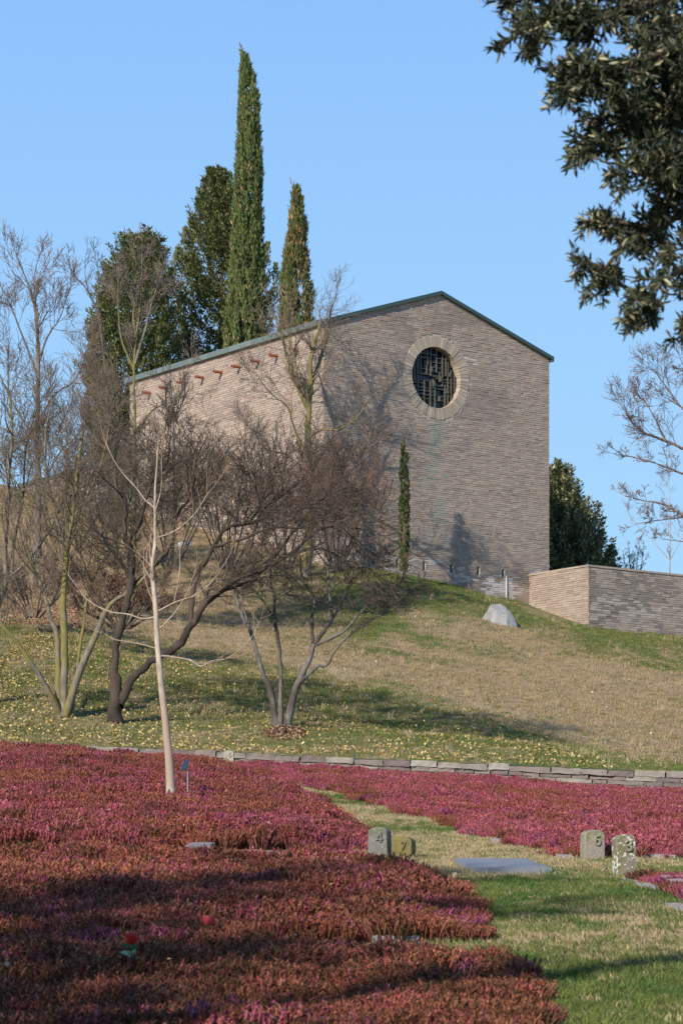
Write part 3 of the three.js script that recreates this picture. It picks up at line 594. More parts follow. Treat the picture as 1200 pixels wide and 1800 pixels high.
slab(135, 1493, 225, 1502, 'pale slab showing in the gap of the shaded heather row at left', [.30, .31, .24], .06, .05);
slab(330, 1493, 375, 1501, 'purplish grave slab in the heather gap below the young tree', [.28, .23, .23], .08, .09);
slab(1120, 1506, 1180, 1511, 'purplish grey slab behind the lichen spotted stone', [.36, .30, .31], .08, .06);
slab(1168, 1556, 1260, 1569, 'thick reddish kerb slab at the right edge of the lawn', [.38, .27, .25], .12, .11);
{
  let k = 0; const names = ['flat edging stone nearest the lichen spotted stone', 'second flat edging stone beside the low heather clump', 'third flat edging stone leading to the reddish kerb slab', 'small edging stone at the corner of the pink heather bed', 'edging stone under the pink heather by the grass path', 'edging stone half hidden by heather beyond the dark stone', 'edging stone at the right border of the lawn, lowest in view'];
  for (const [a, b, c, d] of [[1098, 1551, 1122, 1556], [1120, 1559, 1146, 1565], [1144, 1565, 1172, 1570], [978, 1506, 1004, 1511], [862, 1478, 880, 1482], [690, 1424, 706, 1427], [1178, 1594, 1204, 1606]]) slab(a, b, c, d, names[k++], [.37, .33, .30], .06, .045, 0, 0, 'edging_stone', 'edging stone');
}
// plant label on a stake
{
  const [x, z] = hitLawn(330, 1413), o = thing('plant_label', 'small blue plate on a thin metal stake beside the young tree', 'sign', [x, lawnY(x, z), -z]);
  addMesh('stake', new THREE.CylinderGeometry(.010, .010, .62, 8).translate(0, .28, 0), std(.42, .44, .46, .4, .7), o);
  const p = addMesh('plate', new THREE.BoxGeometry(.15, .20, .008), std(.014, .035, .085, .5), o); p.position.set(-.045, .645, .0); p.rotation.set(-.5, -1.0, .32, 'YXZ');
}
// roses
function rose(px, py, Z, label, h, red, turn, leaves) {
  const [x] = [(px - 600) / F * Z], y0 = lawnY(x, Z), top = (HOR - py) / F * Z, o = thing('rose', label, 'rose', [x, y0, -Z], turn, 'cut roses stuck in the heather'), hh = top - y0;
  const st = new GB(); st.tube([V(0, 0, 0), V(.006, hh * .5, 0), V(-.004, hh - .02, .004)], [.004, .0038, .0035], 6, [.05, .12, .03]); st.build('stem', M.leaf, o);
  const petals = new THREE.Group();
  petals.name = 'bloom'; petals.position.set(-.004, hh - .028, .004); petals.rotation.z = -.25; petals.scale.setScalar(1.15); o.add(petals);
  for (let k = 0; k < 14; k++) {
    const ring = k < 3 ? .35 : k < 8 ? .68 : 1, a = k * 2.399, g = new THREE.PlaneGeometry(1, 1, 6, 6), p = g.attributes.position, col = [];
    for (let i = 0; i < p.count; i++) { const u = p.getX(i), v = p.getY(i) + .5, A = a + u * 2.3, r = .030 * ring * (.35 + .75 * Math.sin(Math.min(1, v * 1.15) * 1.75)) + (v > .8 ? (v - .8) * .03 * ring : 0), yy = .058 * v * (1.12 - .22 * ring) - u * u * .02 * v; p.setXYZ(i, Math.cos(A) * r, yy, Math.sin(A) * r); const w = v > .9 && k > 10 ? .35 : 0; col.push(...mix3(red, [.8, .55, .5], w)); }
    g.setAttribute('color', new THREE.Float32BufferAttribute(col, 3)); g.deleteAttribute('uv'); g.computeVertexNormals(); addMesh('petal', g, M.gloss, petals);
  }
  for (const [dx, dy, a, s, pale] of leaves) {
    const g = new GB(), c = pale ? [.30, .42, .22] : [.04, .13, .035], n = 6, L = .062 * s; let prev = null;
    for (let k = 0; k <= n; k++) { const t = k / n, w = Math.sin(Math.pow(t, .8) * Math.PI) * .019 * s + .0004, q = [V(t * L, -t * t * .015, -w), V(t * L, -t * t * .015 - .004, 0), V(t * L, -t * t * .015, w)]; if (prev) { g.quad(prev[0], prev[1], q[1], q[0], c); g.quad(prev[1], prev[2], q[2], q[1], c); } prev = q; }
    const m = g.build('leaf', M.gloss, o); m.position.set(dx, hh - dy, .008); m.rotation.set(.9, a, .35 + a * .1);
  }
}
rose(231, 1652, 16.9, 'bright red rose with pale green leaves standing in the shaded heather', .3, [.62, .02, .02], 0, [[-.006, .05, 2.8, .9, 0], [-.008, .085, 3.3, 1, 1], [.004, .085, 1.2, .9, 1], [.002, .11, 2.0, .85, 1], [.008, .12, .3, .9, 0], [0, .06, .8, .8, 0]]);
rose(364, 1620, 18.6, 'pinkish red rosebud farther back in the heather', .3, [.5, .05, .06], 1, [[0, .16, 3.0, .9, 0], [0, .17, 1.4, .8, 0], [0, .2, 2.2, .7, 0]]);

// ---------- bare trees ----------
const GREY = [.17, .14, .11], DARK = [.045, .034, .027], MOSS = [.20, .17, .055], PALE = [.58, .46, .34], TWIG = [.19, .14, .095], REDTW = [.25, .145, .10], PURP = [.22, .155, .115], ORANGE = [.42, .20, .11];
function smooth(pts, n) { return new THREE.CatmullRomCurve3(pts, false, 'centripetal').getPoints(n); }
function makeTree(name, label, category, base, opt, group) {
  const t = thing(name, label, category, [base.x, base.y, base.z], 0, group); const off = base;
  const rel = (p) => V(p.x - off.x, p.y - off.y, p.z - off.z);
  const bark = opt.bark || GREY, mossAmt = opt.moss || 0, twigC = opt.twig || TWIG;
  const colour = (s) => (_t, x, y, z) => { const n = fbm(x * 2.2 + s, y * 1.1, z * 2.2), f = vn(x * 18, y * 14, z * 18); const f2 = vn(x * 34 + 5, y * 7, z * 34); let c = mul3(bark, .32 + f * .7 + f2 * .66); if (opt.bark2) c = mix3(c, opt.bark2, ss(.45, .6, n)); if (mossAmt) c = mix3(c, mul3(MOSS, .8 + f * .5), ss(1 - mossAmt, 1.06 - mossAmt, n + .12 * vn(x * 5, y * 4, z * 5))); return c; };
  const tw = new GB(), lv = new GB(); let nTw = 0;
  const grow = (p, d, len, r, lev) => {
    const n = lev <= 1 ? 6 : lev === 2 ? 4 : 2, pts = [p.clone()], rad = [r]; const q = p.clone(), dir = d.clone();
    for (let k = 1; k <= n; k++) { dir.x += rr(-1, 1) * opt.wig; dir.y += rr(-1, 1) * opt.wig + opt.up; dir.z += rr(-1, 1) * opt.wig; dir.normalize(); q.addScaledVector(dir, len / n); pts.push(q.clone()); rad.push(Math.max(opt.minR * .75, r * (1 - .75 * k / n))); }
    tw.tube(pts, rad, lev <= 1 && r > .02 ? 5 : 3, lev <= 1 ? mix3(bark, twigC, .4) : mul3(twigC, rr(.75, 1.25))); nTw++;
    if (opt.leafP && lev >= 2 && R() < opt.leafP) { const a = pts[n], s = rr(.035, .06) * (opt.leafS || 1), ax = V(rr(-1, 1), rr(-1, 1), rr(-1, 1)).normalize().multiplyScalar(s), bx = V(rr(-1, 1), rr(-1, 1), rr(-1, 1)).normalize().multiplyScalar(s * .6); lv.quad(a, V(a.x + ax.x * .5 + bx.x, a.y + ax.y * .5 + bx.y, a.z + ax.z * .5 + bx.z), V(a.x + ax.x, a.y + ax.y, a.z + ax.z), V(a.x + ax.x * .5 - bx.x, a.y + ax.y * .5 - bx.y, a.z + ax.z * .5 - bx.z), mul3(opt.leafC || ORANGE, rr(.7, 1.2))); }
    if (lev >= opt.levels) return;
    const kids = opt.kids[lev] * rr(.75, 1.25);
    for (let k = 0; k < kids; k++) {
      const t = Math.min(.999, rr(.18, 1.05)), f = t * n, i = Math.min(n - 1, Math.floor(f)), P = V(0, 0, 0).lerpVectors(pts[i], pts[i + 1], f - i), D = V(pts[i + 1].x - pts[i].x, pts[i + 1].y - pts[i].y, pts[i + 1].z - pts[i].z).normalize();
      const ax = V(rr(-1, 1), rr(-1, 1), rr(-1, 1)).normalize(); D.addScaledVector(ax, opt.spread * rr(.6, 1.2)).normalize();
      grow(P, D, len * rr(.45, .85) * (1 - t * .35), Math.max(opt.minR, lerp(rad[i], rad[i + 1], f - i) * rr(.4, .65)), lev + 1);
    }
  };
  opt.paths.forEach((pa, pi) => {
    const raw = pa.p.map(([x, y, dz = 0]) => rel(at(x, y, -off.z + dz))); const n = Math.max(10, raw.length * 9), pts = smooth(raw, n);
    const kk = (opt.knob || .12) * .16; pts.forEach((q, k) => { if (k && k < n) { q.x += (vn(k * .3, pi * 5 + 1) - .5) * kk; q.y += (vn(k * .3, pi * 5 + 40) - .5) * kk; q.z += (vn(k * .3, pi * 5 + 80) - .5) * kk; } });
    const rad = pts.map((_, k) => lerp(pa.r[0], pa.r[1], Math.pow(k / n, .8)) * (1 + (pi === 0 || pa.foot ? (opt.foot ?? .5) * Math.exp(-k / n * 14) : 0)) * (1 + (vn(k * .27, pi * 9 + 2) - .5) * (opt.knob || .12) + (vn(k * .9, pi * 9 + 7) - .5) * (opt.knob || .12) * .5));
    const g = new GB(); g.tube(pts, rad, pa.r[0] > .05 ? 12 : 6, colour(pi * 3.1)); if (pa.r[0] > .05) g.ridge(opt.ridge ?? .14, pi); g.build(pa.trunk || pi === 0 ? 'trunk' : 'branch', M.vc, t);
    const k0 = pa.from ?? .3, cnt = pa.n ?? opt.n;
    for (let k = 0; k < cnt; k++) {
      const tt = k === 0 ? .995 : k0 + (1 - k0) * Math.pow(R(), .8), f = Math.min(.999, tt) * n, i = Math.floor(f), P = V(0, 0, 0).lerpVectors(pts[i], pts[i + 1], f - i), D = V(pts[i + 1].x - pts[i].x, pts[i + 1].y - pts[i].y, pts[i + 1].z - pts[i].z).normalize();
      const ax = V(rr(-1, 1), rr(-.7, 1), rr(-1, 1)).normalize(); D.addScaledVector(ax, (k === 0 ? .2 : opt.spread) * rr(.8, 1.4)).normalize();
      grow(P, D, (pa.len ?? opt.len) * rr(.6, 1.2) * (1 - .35 * tt), Math.max(opt.minR * 1.3, rad[i] * rr(.35, .6)), 1);
    }
  });
  const m = tw.build('twigs', M.vc, t); m.userData.kind = 'stuff';
  if (lv.nv) { const l = lv.build('dry_leaves', M.leaf, t); l.userData.kind = 'stuff'; }
  return t;
}
const hb0 = (px, py) => { const [x, z] = hitHill(px, py); return V(x, hillY(x, z) - .05, -z); };
const std1 = { wig: .21, up: .035, spread: .95, minR: .0075, levels: 3, kids: [0, 8, 4.5], n: 11, len: 2.1 };
rs(101);
makeTree('mossy_tree', 'multi stemmed bare tree with yellow green moss left of the dark trunk', 'tree', hb0(112, 1262), { ...std1, moss: .45, bark: [.19, .16, .12], len: 2.2, n: 13, spread: .85, up: .1, paths: [
  { p: [[108, 1262], [103, 1207], [100, 1117], [88, 1083], [77, 1040], [55, 987], [40, 930, .3]], r: [.11, .035], from: .5 },
  { p: [[112, 1262], [113, 1200], [114, 1120], [111, 1060], [115, 1013], [118, 965], [126, 915], [133, 860], [140, 800, .4], [150, 735, .6]], r: [.135, .035], from: .5, n: 14, trunk: 1 },
  { p: [[114, 1262], [140, 1183, -.2], [167, 1120, -.3], [187, 1073, -.4], [203, 1055, -.4], [230, 1040, -.5], [262, 1005, -.6]], r: [.125, .04], from: .7, n: 5, trunk: 1 },
  { p: [[126, 1263], [135, 1183, .3], [147, 1100, .4], [157, 1040, .5], [177, 993, .5], [200, 960, .5], [217, 920, .5], [230, 870, .6]], r: [.055, .02], from: .5, trunk: 1 },
  { p: [[107, 1260], [90, 1222, -.3], [58, 1170, -.6], [30, 1130, -.8], [-5, 1088, -1], [-40, 1030, -1]], r: [.10, .04], from: .6, trunk: 1 },
  { p: [[118, 965], [95, 900, .3], [82, 840, .4], [80, 770, .5], [92, 700, .6]], r: [.05, .02] },
  { p: [[126, 915], [165, 850, -.3], [185, 790, -.4], [195, 730, -.3]], r: [.045, .02] },
] }, 'bare trees along the foot of the slope');
rs(102);
makeTree('mossy_tree', 'bare forked tree at the left edge of the photo with its base out of view', 'tree', hb0(-45, 1240), { ...std1, moss: .46, bark: [.20, .165, .125], len: 2.2, up: .08, n: 14, paths: [
  { p: [[-45, 1242], [-25, 1130], [0, 1053], [12, 1017], [9, 975], [13, 900], [16, 830], [22, 750], [15, 680]], r: [.13, .03], from: .5, n: 13 },
  { p: [[10, 1020], [30, 1003], [52, 983], [85, 935, -.3], [105, 895, -.4], [120, 845, -.5]], r: [.06, .02], from: .3, n: 9 },
  { p: [[20, 1010], [25, 960, .3], [40, 880, .5], [45, 800, .6], [60, 730, .7]], r: [.05, .02], n: 10 },
] }, 'bare trees along the foot of the slope');
rs(103);
makeTree('plum_tree', 'old dark barked tree with a long limb leaning right over the slope', 'tree', hb0(204, 1272), { ...std1, bark: DARK, bark2: [.085, .06, .042], twig: [.10, .075, .055], knob: .5, wig: .2, up: .02, len: 2.25, n: 9, spread: .85, kids: [0, 7.5, 4.2], minR: .009, paths: [
  { p: [[203, 1272], [204, 1217], [201, 1167], [206, 1125], [222, 1065], [229, 1033], [230, 1000], [226, 955], [217, 922], [221, 890], [205, 850], [200, 800, .3]], r: [.17, .035], from: .4, n: 14 },
  { p: [[208, 1240], [240, 1185], [277, 1157, -.2], [307, 1138, -.3], [333, 1107, -.4], [353, 1070, -.4], [377, 1043, -.5], [413, 1020, -.6], [467, 997, -.6], [510, 973, -.7], [545, 945, -.7], [575, 925, -.7]], r: [.14, .035], from: .4, n: 18, trunk: 1 },
  { p: [[333, 1107], [340, 1050, .3], [352, 1000, .5], [375, 960, .6], [400, 928, .6], [433, 920, .6], [467, 890, .7], [500, 868, .7], [530, 845, .7]], r: [.085, .03], from: .25, n: 16 },
  { p: [[375, 960], [420, 948, -.2], [470, 930, -.2], [530, 927, -.2], [600, 925, -.2], [640, 935, -.2]], r: [.05, .015], n: 15 },
  { p: [[226, 955], [250, 905, -.3], [262, 860, -.4], [290, 820, -.5], [300, 770, -.5]], r: [.06, .02], n: 12 },
  { p: [[229, 1033], [265, 1000, .4], [300, 960, .6], [310, 910, .6], [335, 870, .7], [345, 820, .8]], r: [.06, .02], n: 14 },
  { p: [[206, 1125], [185, 1070, .3], [165, 1030, .5], [150, 990, .6]], r: [.05, .02], n: 8 },
  { p: [[413, 1020], [440, 960, .3], [455, 900, .4], [450, 850, .5]], r: [.045, .018], n: 12 },
  { p: [[510, 973], [560, 965, .2], [610, 985, .3], [650, 1000, .3]], r: [.035, .014], n: 10 },
  { p: [[467, 997], [520, 930, .5], [560, 880, .6], [600, 850, .7]], r: [.045, .015], n: 14 },
] }, 'bare trees along the foot of the slope');
rs(104);
makeTree('fruit_tree', 'grey multi stemmed bare tree with spreading twisted twigs on the open slope', 'tree', hb0(494, 1278), { ...std1, bark: [.16, .14, .12], bark2: [.075, .06, .05], twig: [.11, .083, .06], wig: .33, up: .015, spread: .95, len: 1.15, n: 8, kids: [0, 5, 3.4], minR: .0085, knob: .3, paths: [
  { p: [[487, 1280], [477, 1223], [457, 1170], [443, 1117], [430, 1090], [419, 1067], [414, 1030], [405, 1000]], r: [.10, .03], from: .6, n: 6 },
  { p: [[492, 1280], [494, 1200], [490, 1133], [483, 1090], [483, 1057], [476, 1023], [474, 985]], r: [.07, .03], from: .6, n: 5, trunk: 1, foot: 1 },
  { p: [[502, 1280], [520, 1213], [540, 1167], [550, 1137], [573, 1103], [583, 1077], [580, 1045], [577, 1000]], r: [.10, .035], from: .62, n: 7, trunk: 1, foot: 1 },
  { p: [[550, 1137], [548, 1083, .2], [553, 1063, .2], [547, 1040, .3], [530, 1017, .3], [526, 975, .3]], r: [.055, .025], from: .4, n: 7 },
  { p: [[556, 1134], [607, 1107, -.2], [643, 1067, -.2], [680, 1050, -.3], [720, 1035, -.3]], r: [.055, .018], from: .35, n: 13 },
  { p: [[527, 1200], [545, 1182, -.2], [560, 1171, -.2], [573, 1170, -.2], [593, 1137, -.3], [623, 1110, -.3], [657, 1087, -.3], [685, 1075, -.3]], r: [.06, .018], from: .55, n: 12 },
  { p: [[435, 1097], [425, 1057, .1], [436, 1015, .2], [440, 985, .2]], r: [.045, .025], n: 5 },
  { p: [[481, 1085], [463, 1057, -.1], [450, 1040, -.1]], r: [.035, .014], n: 5 },
  { p: [[577, 1100], [600, 1060, .2], [615, 1025, .3], [640, 1000, .3]], r: [.045, .018], n: 9 },
  { p: [[553, 1063], [580, 1040, .3], [610, 1012, .3], [620, 980, .4]], r: [.04, .015], n: 9 },
] }, 'bare trees along the foot of the slope');
rs(105);
{
  const [x, z] = hitLawn(302, 1420), b = V(x, lawnY(x, z) - .02, -z);
  makeTree('young_tree', 'slender young tree with smooth whitish trunk rising out of the heather', 'tree', b, { bark: [.46, .37, .28], bark2: [.40, .30, .22], twig: [.36, .19, .11], wig: .1, up: .1, spread: .75, levels: 2, kids: [0, 2, 0], len: .75, n: 4, minR: .004, knob: .05, foot: .15, ridge: .03, paths: [
    { p: [[302, 1420], [298, 1345], [291, 1270], [283, 1200], [277, 1130], [272, 1050], [267, 1000], [273, 950], [272, 893], [274, 843], [278, 785]], r: [.078, .010], from: .45, n: 7 },
    { p: [[272, 893], [255, 878], [240, 858], [215, 830], [196, 800], [185, 775]], r: [0.0150, .0045], n: 3 },
    { p: [[274, 946], [310, 932], [340, 905], [365, 868]], r: [0.0136, .0045], n: 4 },
    { p: [[279, 1152], [305, 1155], [333, 1160], [353, 1171], [372, 1162], [400, 1157], [440, 1123], [455, 1095]], r: [0.0190, .0045], n: 5 },
    { p: [[276, 1140], [240, 1131], [200, 1123], [178, 1110]], r: [0.0136, .0045], n: 4 },
    { p: [[274, 1085], [250, 1087], [225, 1080], [190, 1074], [155, 1055], [120, 1010]], r: [0.0190, .0045], n: 5 },
    { p: [[276, 1075], [310, 1058], [345, 1045], [375, 1020], [398, 985]], r: [0.0163, .0045], n: 6 },
    { p: [[270, 1060], [256, 1020], [252, 960]], r: [0.0095, .0045], n: 1 },
    { p: [[306, 1060], [315, 1010], [317, 958]], r: [0.0082, .0045], n: 1 },
    { p: [[268, 1000], [258, 985], [262, 955], [270, 930]], r: [0.0109, .0045], n: 2 },
    { p: [[273, 900], [283, 860], [284, 800]], r: [0.0082, .0045], n: 1 },
    { p: [[276, 1110], [300, 1085], [322, 1055], [345, 1000]], r: [0.0109, .0045], n: 3 },
  ] });
}
rs(106);
const oakO = { ...std1, kids: [0, 7, 4.5], minR: .009, leafP: .05, leafC: [.40, .20, .13], len: 2.0, wig: .2, up: .05, spread: .9 };
{
  const X = -1.62, Z = 124, b = V(X, hillY(X, Z) - .1, -Z);
  makeTree('oak_tree', 'bare oak with bright mossy trunk standing against the chapel corner', 'tree', b, { ...oakO, bark: [.20, .175, .14], moss: .50, twig: [.20, .145, .10], n: 8, kids: [0, 6, 3.6], minR: .008, paths: [
    { p: [[536, 1020], [543, 930], [542, 830], [541, 760], [543, 715], [546, 680], [545, 640], [553, 605], [562, 570]], r: [.20, .06], from: .42, n: 14 },
    { p: [[543, 722], [530, 695], [518, 665], [505, 630], [497, 595], [482, 555]], r: [.12, .04], from: .2, n: 14 },
    { p: [[546, 680], [560, 640, .5], [572, 600, .8], [578, 560, .8], [590, 520, .8]], r: [.09, .03], from: .2, n: 12 },
    { p: [[541, 800], [520, 760, -.5], [505, 715, -.8], [480, 695, -1], [450, 660, -1.2]], r: [.055, .02], n: 13 },
    { p: [[542, 770], [565, 755, -.5], [595, 755, -1], [625, 735, -1.2], [650, 700, -1.2]], r: [.07, .02], n: 12 },
    { p: [[541, 840], [505, 800, .8], [470, 790, 1], [440, 750, 1]], r: [.05, .02], n: 12 },
    { p: [[542, 880], [580, 830, .8], [615, 800, 1], [660, 780, 1]], r: [.05, .02], n: 12 },
    { p: [[525, 690], [520, 640, -.6], [510, 600, -.8], [515, 560, -.8]], r: [.05, .02], n: 9 },
  ] }, 'bare trees in front of the chapel');
}
rs(107);
const backTree = (name, label, px, Z, opt) => { const X = (px - 600) / F * Z; return makeTree(name, label, 'tree', V(X, hillY(X, Z) - .1, -Z), opt, 'bare trees in front of the chapel'); };
backTree('slender_tree', 'slender bare tree with mossy stem in front of the left end of the chapel', 236, 116, { ...oakO, bark: [.2, .18, .15], moss: .5, leafP: .02, twig: [.21, .17, .14], len: 1.5, n: 9, up: .12, paths: [
  { p: [[236, 985], [238, 850], [237, 740], [236, 640], [240, 590], [246, 540]], r: [.085, .03], from: .4, n: 10 },
  { p: [[237, 640], [255, 580], [268, 530], [285, 480]], r: [.06, .018], n: 9 },
  { p: [[240, 600], [235, 550], [248, 490], [250, 445]], r: [.05, .016], n: 8 },
  { p: [[236, 650], [215, 600], [208, 540], [208, 480]], r: [.05, .016], n: 8 },
  { p: [[238, 760], [270, 720], [310, 700], [330, 650]], r: [.045, .016], n: 9 },
  { p: [[238, 800], [205, 760], [180, 720], [165, 660]], r: [.045, .016], n: 9 },
] });
rs(108);
backTree('tall_bare_tree', 'tall grey bare tree against the sky at the far left', 65, 108, { ...oakO, leafP: .03, leafC: [.35, .2, .17], bark: [.16, .135, .12], moss: .3, twig: PURP, len: 1.7, n: 11, up: .09, paths: [
  { p: [[66, 980], [68, 860], [66, 760], [68, 640], [64, 560], [55, 515], [32, 455]], r: [.13, .025], from: .4, n: 13 },
  { p: [[68, 640], [85, 590], [105, 560], [118, 520]], r: [.05, .016], n: 10 },
  { p: [[67, 660], [40, 590], [20, 540], [0, 500]], r: [.05, .016], n: 10 },
  { p: [[64, 560], [62, 520], [60, 490], [66, 460]], r: [.035, .014], n: 6 },
  { p: [[67, 740], [100, 690], [130, 670], [160, 600]], r: [.05, .016], n: 11 },
  { p: [[66, 780], [30, 720], [0, 660], [-25, 600]], r: [.05, .016], n: 11 },
  { p: [[68, 860], [110, 790], [140, 760], [165, 690]], r: [.05, .016], n: 11 },
] });
rs(109);
backTree('leaning_bare_tree', 'thin bare tree whose bent top shows beside the broad dark conifer', 195, 132, { ...oakO, leafP: 0, bark: [.13, .11, .10], twig: [.12, .10, .095], len: 1.3, n: 6, kids: [0, 4, 2], up: .12, paths: [
  { p: [[195, 930], [192, 800], [188, 700], [180, 600], [168, 540], [150, 505], [128, 480], [120, 455]], r: [.09, .018], from: .5, n: 8 },
  { p: [[168, 540], [155, 510], [150, 480], [150, 455]], r: [.03, .012], n: 4 },
  { p: [[180, 590], [172, 520], [175, 490], [170, 465]], r: [.03, .012], n: 5 },
] });
rs(110);
{
  const X = (1320 - 600) / F * 104, Z = 104;
  makeTree('oak_tree', 'bare oak reaching in from the right edge with a few pink brown leaves', 'tree', V(X, hillY(X, Z) - .1, -Z), { ...oakO, bark: [.17, .125, .105], twig: [.17, .115, .09], leafP: .13, leafC: [.50, .28, .22], leafS: 1.3, minR: .0075, len: 1.35, n: 11, wig: .24, kids: [0, 6, 4.5], paths: [
    { p: [[1320, 1200], [1315, 1050], [1305, 900], [1300, 750], [1290, 620], [1285, 520]], r: [.3, .08], from: .5, n: 8 },
    { p: [[1308, 960], [1250, 925], [1200, 906], [1165, 886], [1130, 880], [1098, 872]], r: [.075, .014], from: .3, n: 11, len: .9 },
    { p: [[1305, 940], [1240, 905, .6], [1200, 909, .8], [1160, 914, 1], [1118, 921, 1]], r: [.05, .012], from: .4, n: 9, len: .8 },
    { p: [[1300, 830], [1245, 803], [1200, 789], [1169, 774], [1130, 760], [1108, 740], [1096, 712]], r: [.08, .014], from: .25, n: 17 },
    { p: [[1302, 860], [1245, 845, -.5], [1200, 833, -.8], [1166, 820, -1], [1120, 806, -1], [1075, 797, -1]], r: [.055, .012], from: .3, n: 11, len: .9 },
    { p: [[1298, 780], [1240, 750], [1200, 720], [1178, 692], [1155, 660], [1140, 645]], r: [.06, .012], from: .2, n: 15 },
    { p: [[1295, 720], [1240, 690, .6], [1210, 660, .8], [1195, 630, .8]], r: [.05, .014], n: 9, len: 1.0 },
    { p: [[1169, 774], [1150, 735, .4], [1130, 700, .6], [1118, 680, .6]], r: [.03, .01], n: 11, len: .9 },
    { p: [[1306, 1000], [1250, 975, -.6], [1210, 955, -.8], [1165, 948, -1]], r: [.04, .012], n: 6, len: .8 },
  ] }, 'bare trees in front of the chapel');
}
rs(111);
backTree('sapling', 'thin pale stemmed sapling behind the retaining wall at right', 1177, 141, { ...oakO, leafP: 0, bark: [.45, .34, .28], twig: [.32, .2, .17], minR: .006, levels: 3, kids: [0, 4, 3], len: .9, n: 7, up: .15, paths: [
  { p: [[1177, 1060], [1176, 985], [1177, 930], [1176, 880], [1175, 845]], r: [.05, .01], from: .25, n: 12 },
  { p: [[1176, 985], [1150, 955], [1125, 930], [1105, 905]], r: [.02, .007], n: 5 },
  { p: [[1176, 985], [1195, 950], [1205, 910]], r: [.02, .007], n: 5 },
] });
// shrubs
function shrub(name, label, px, py, Z, hpx, wpx, stems, o) {
  const X = (px - 600) / F * Z, b = V(X, hillY(X, Z) - .05, -Z), paths = [];
  for (let k = 0; k < stems; k++) { const a = (k + .5) / stems * 2 - 1 + rr(-.15, .15), h = hpx * rr(.55, 1) * (1 - .3 * a * a), dz = rr(-1, 1) * wpx / F * Z * .4; paths.push({ p: [[px + a * 12, py], [px + a * wpx * .25, py - h * .35, dz * .3], [px + a * wpx * .42, py - h * .7, dz * .7], [px + a * wpx * .5, py - h, dz]], r: [rr(.03, .055), .012], from: .2, trunk: 1 }); }
  return makeTree(name, label, 'shrub', b, { ...std1, ...o, paths }, 'leafless shrubs in front of the chapel');
}
rs(120);
const shO = { wig: .22, up: .04, spread: .95, minR: .0085, n: 9, len: 1.9, kids: [0, 7, 4.5] };
shrub('shrub', 'reddish brown bare shrub with orange leaf tips before the chapel front', 590, 1000, 119, 215, 190, 11, { ...shO, twig: REDTW, bark: [.12, .085, .07], leafP: .07, leafC: [.42, .19, .10] });
shrub('shrub', 'grey brown bare shrub in the middle below the side wall spouts', 400, 1000, 112, 250, 170, 11, { ...shO, twig: PURP, bark: [.11, .09, .08] });
shrub('shrub', 'dense bare shrub behind the pale young tree crown', 300, 1000, 107, 240, 170, 10, { ...shO, twig: TWIG, bark: [.10, .085, .07] });
shrub('shrub', 'russet twiggy shrub between the mossy oak and the dark limb', 500, 1000, 115, 190, 130, 8, { ...shO, twig: [.20, .115, .09], bark: [.12, .09, .075], leafP: .03 });
shrub('shrub', 'bare bush with lichen grey twigs filling the far left slope', 110, 985, 104, 260, 230, 12, { ...shO, twig: [.15, .13, .10], bark: [.13, .12, .09], moss: .4 });
shrub('shrub', 'bare bush behind the slender tree at the chapel left corner', 200, 990, 120, 270, 170, 10, { ...shO, twig: [.14, .11, .085], bark: [.12, .1, .08] });
shrub('thicket', 'brown dense thicket low on the slope behind the mossy stems', 215, 1105, 97, 110, 190, 13, { ...shO, twig: [.15, .085, .06], bark: [.1, .065, .05], len: .8, leafP: .22, leafC: [.28, .12, .07] });
shrub('thicket', 'dry pale stemmed thicket low on the slope at the left edge', 60, 1085, 99, 110, 170, 12, { ...shO, twig: [.22, .155, .115], bark: [.18, .13, .1], len: .8, leafP: .08, leafC: [.34, .19, .12] });
shrub('shrub', 'tiny bare bush peeping over the retaining wall', 1112, 1040, 145, 85, 50, 5, { ...shO, twig: REDTW, len: .6, kids: [0, 4, 2] });
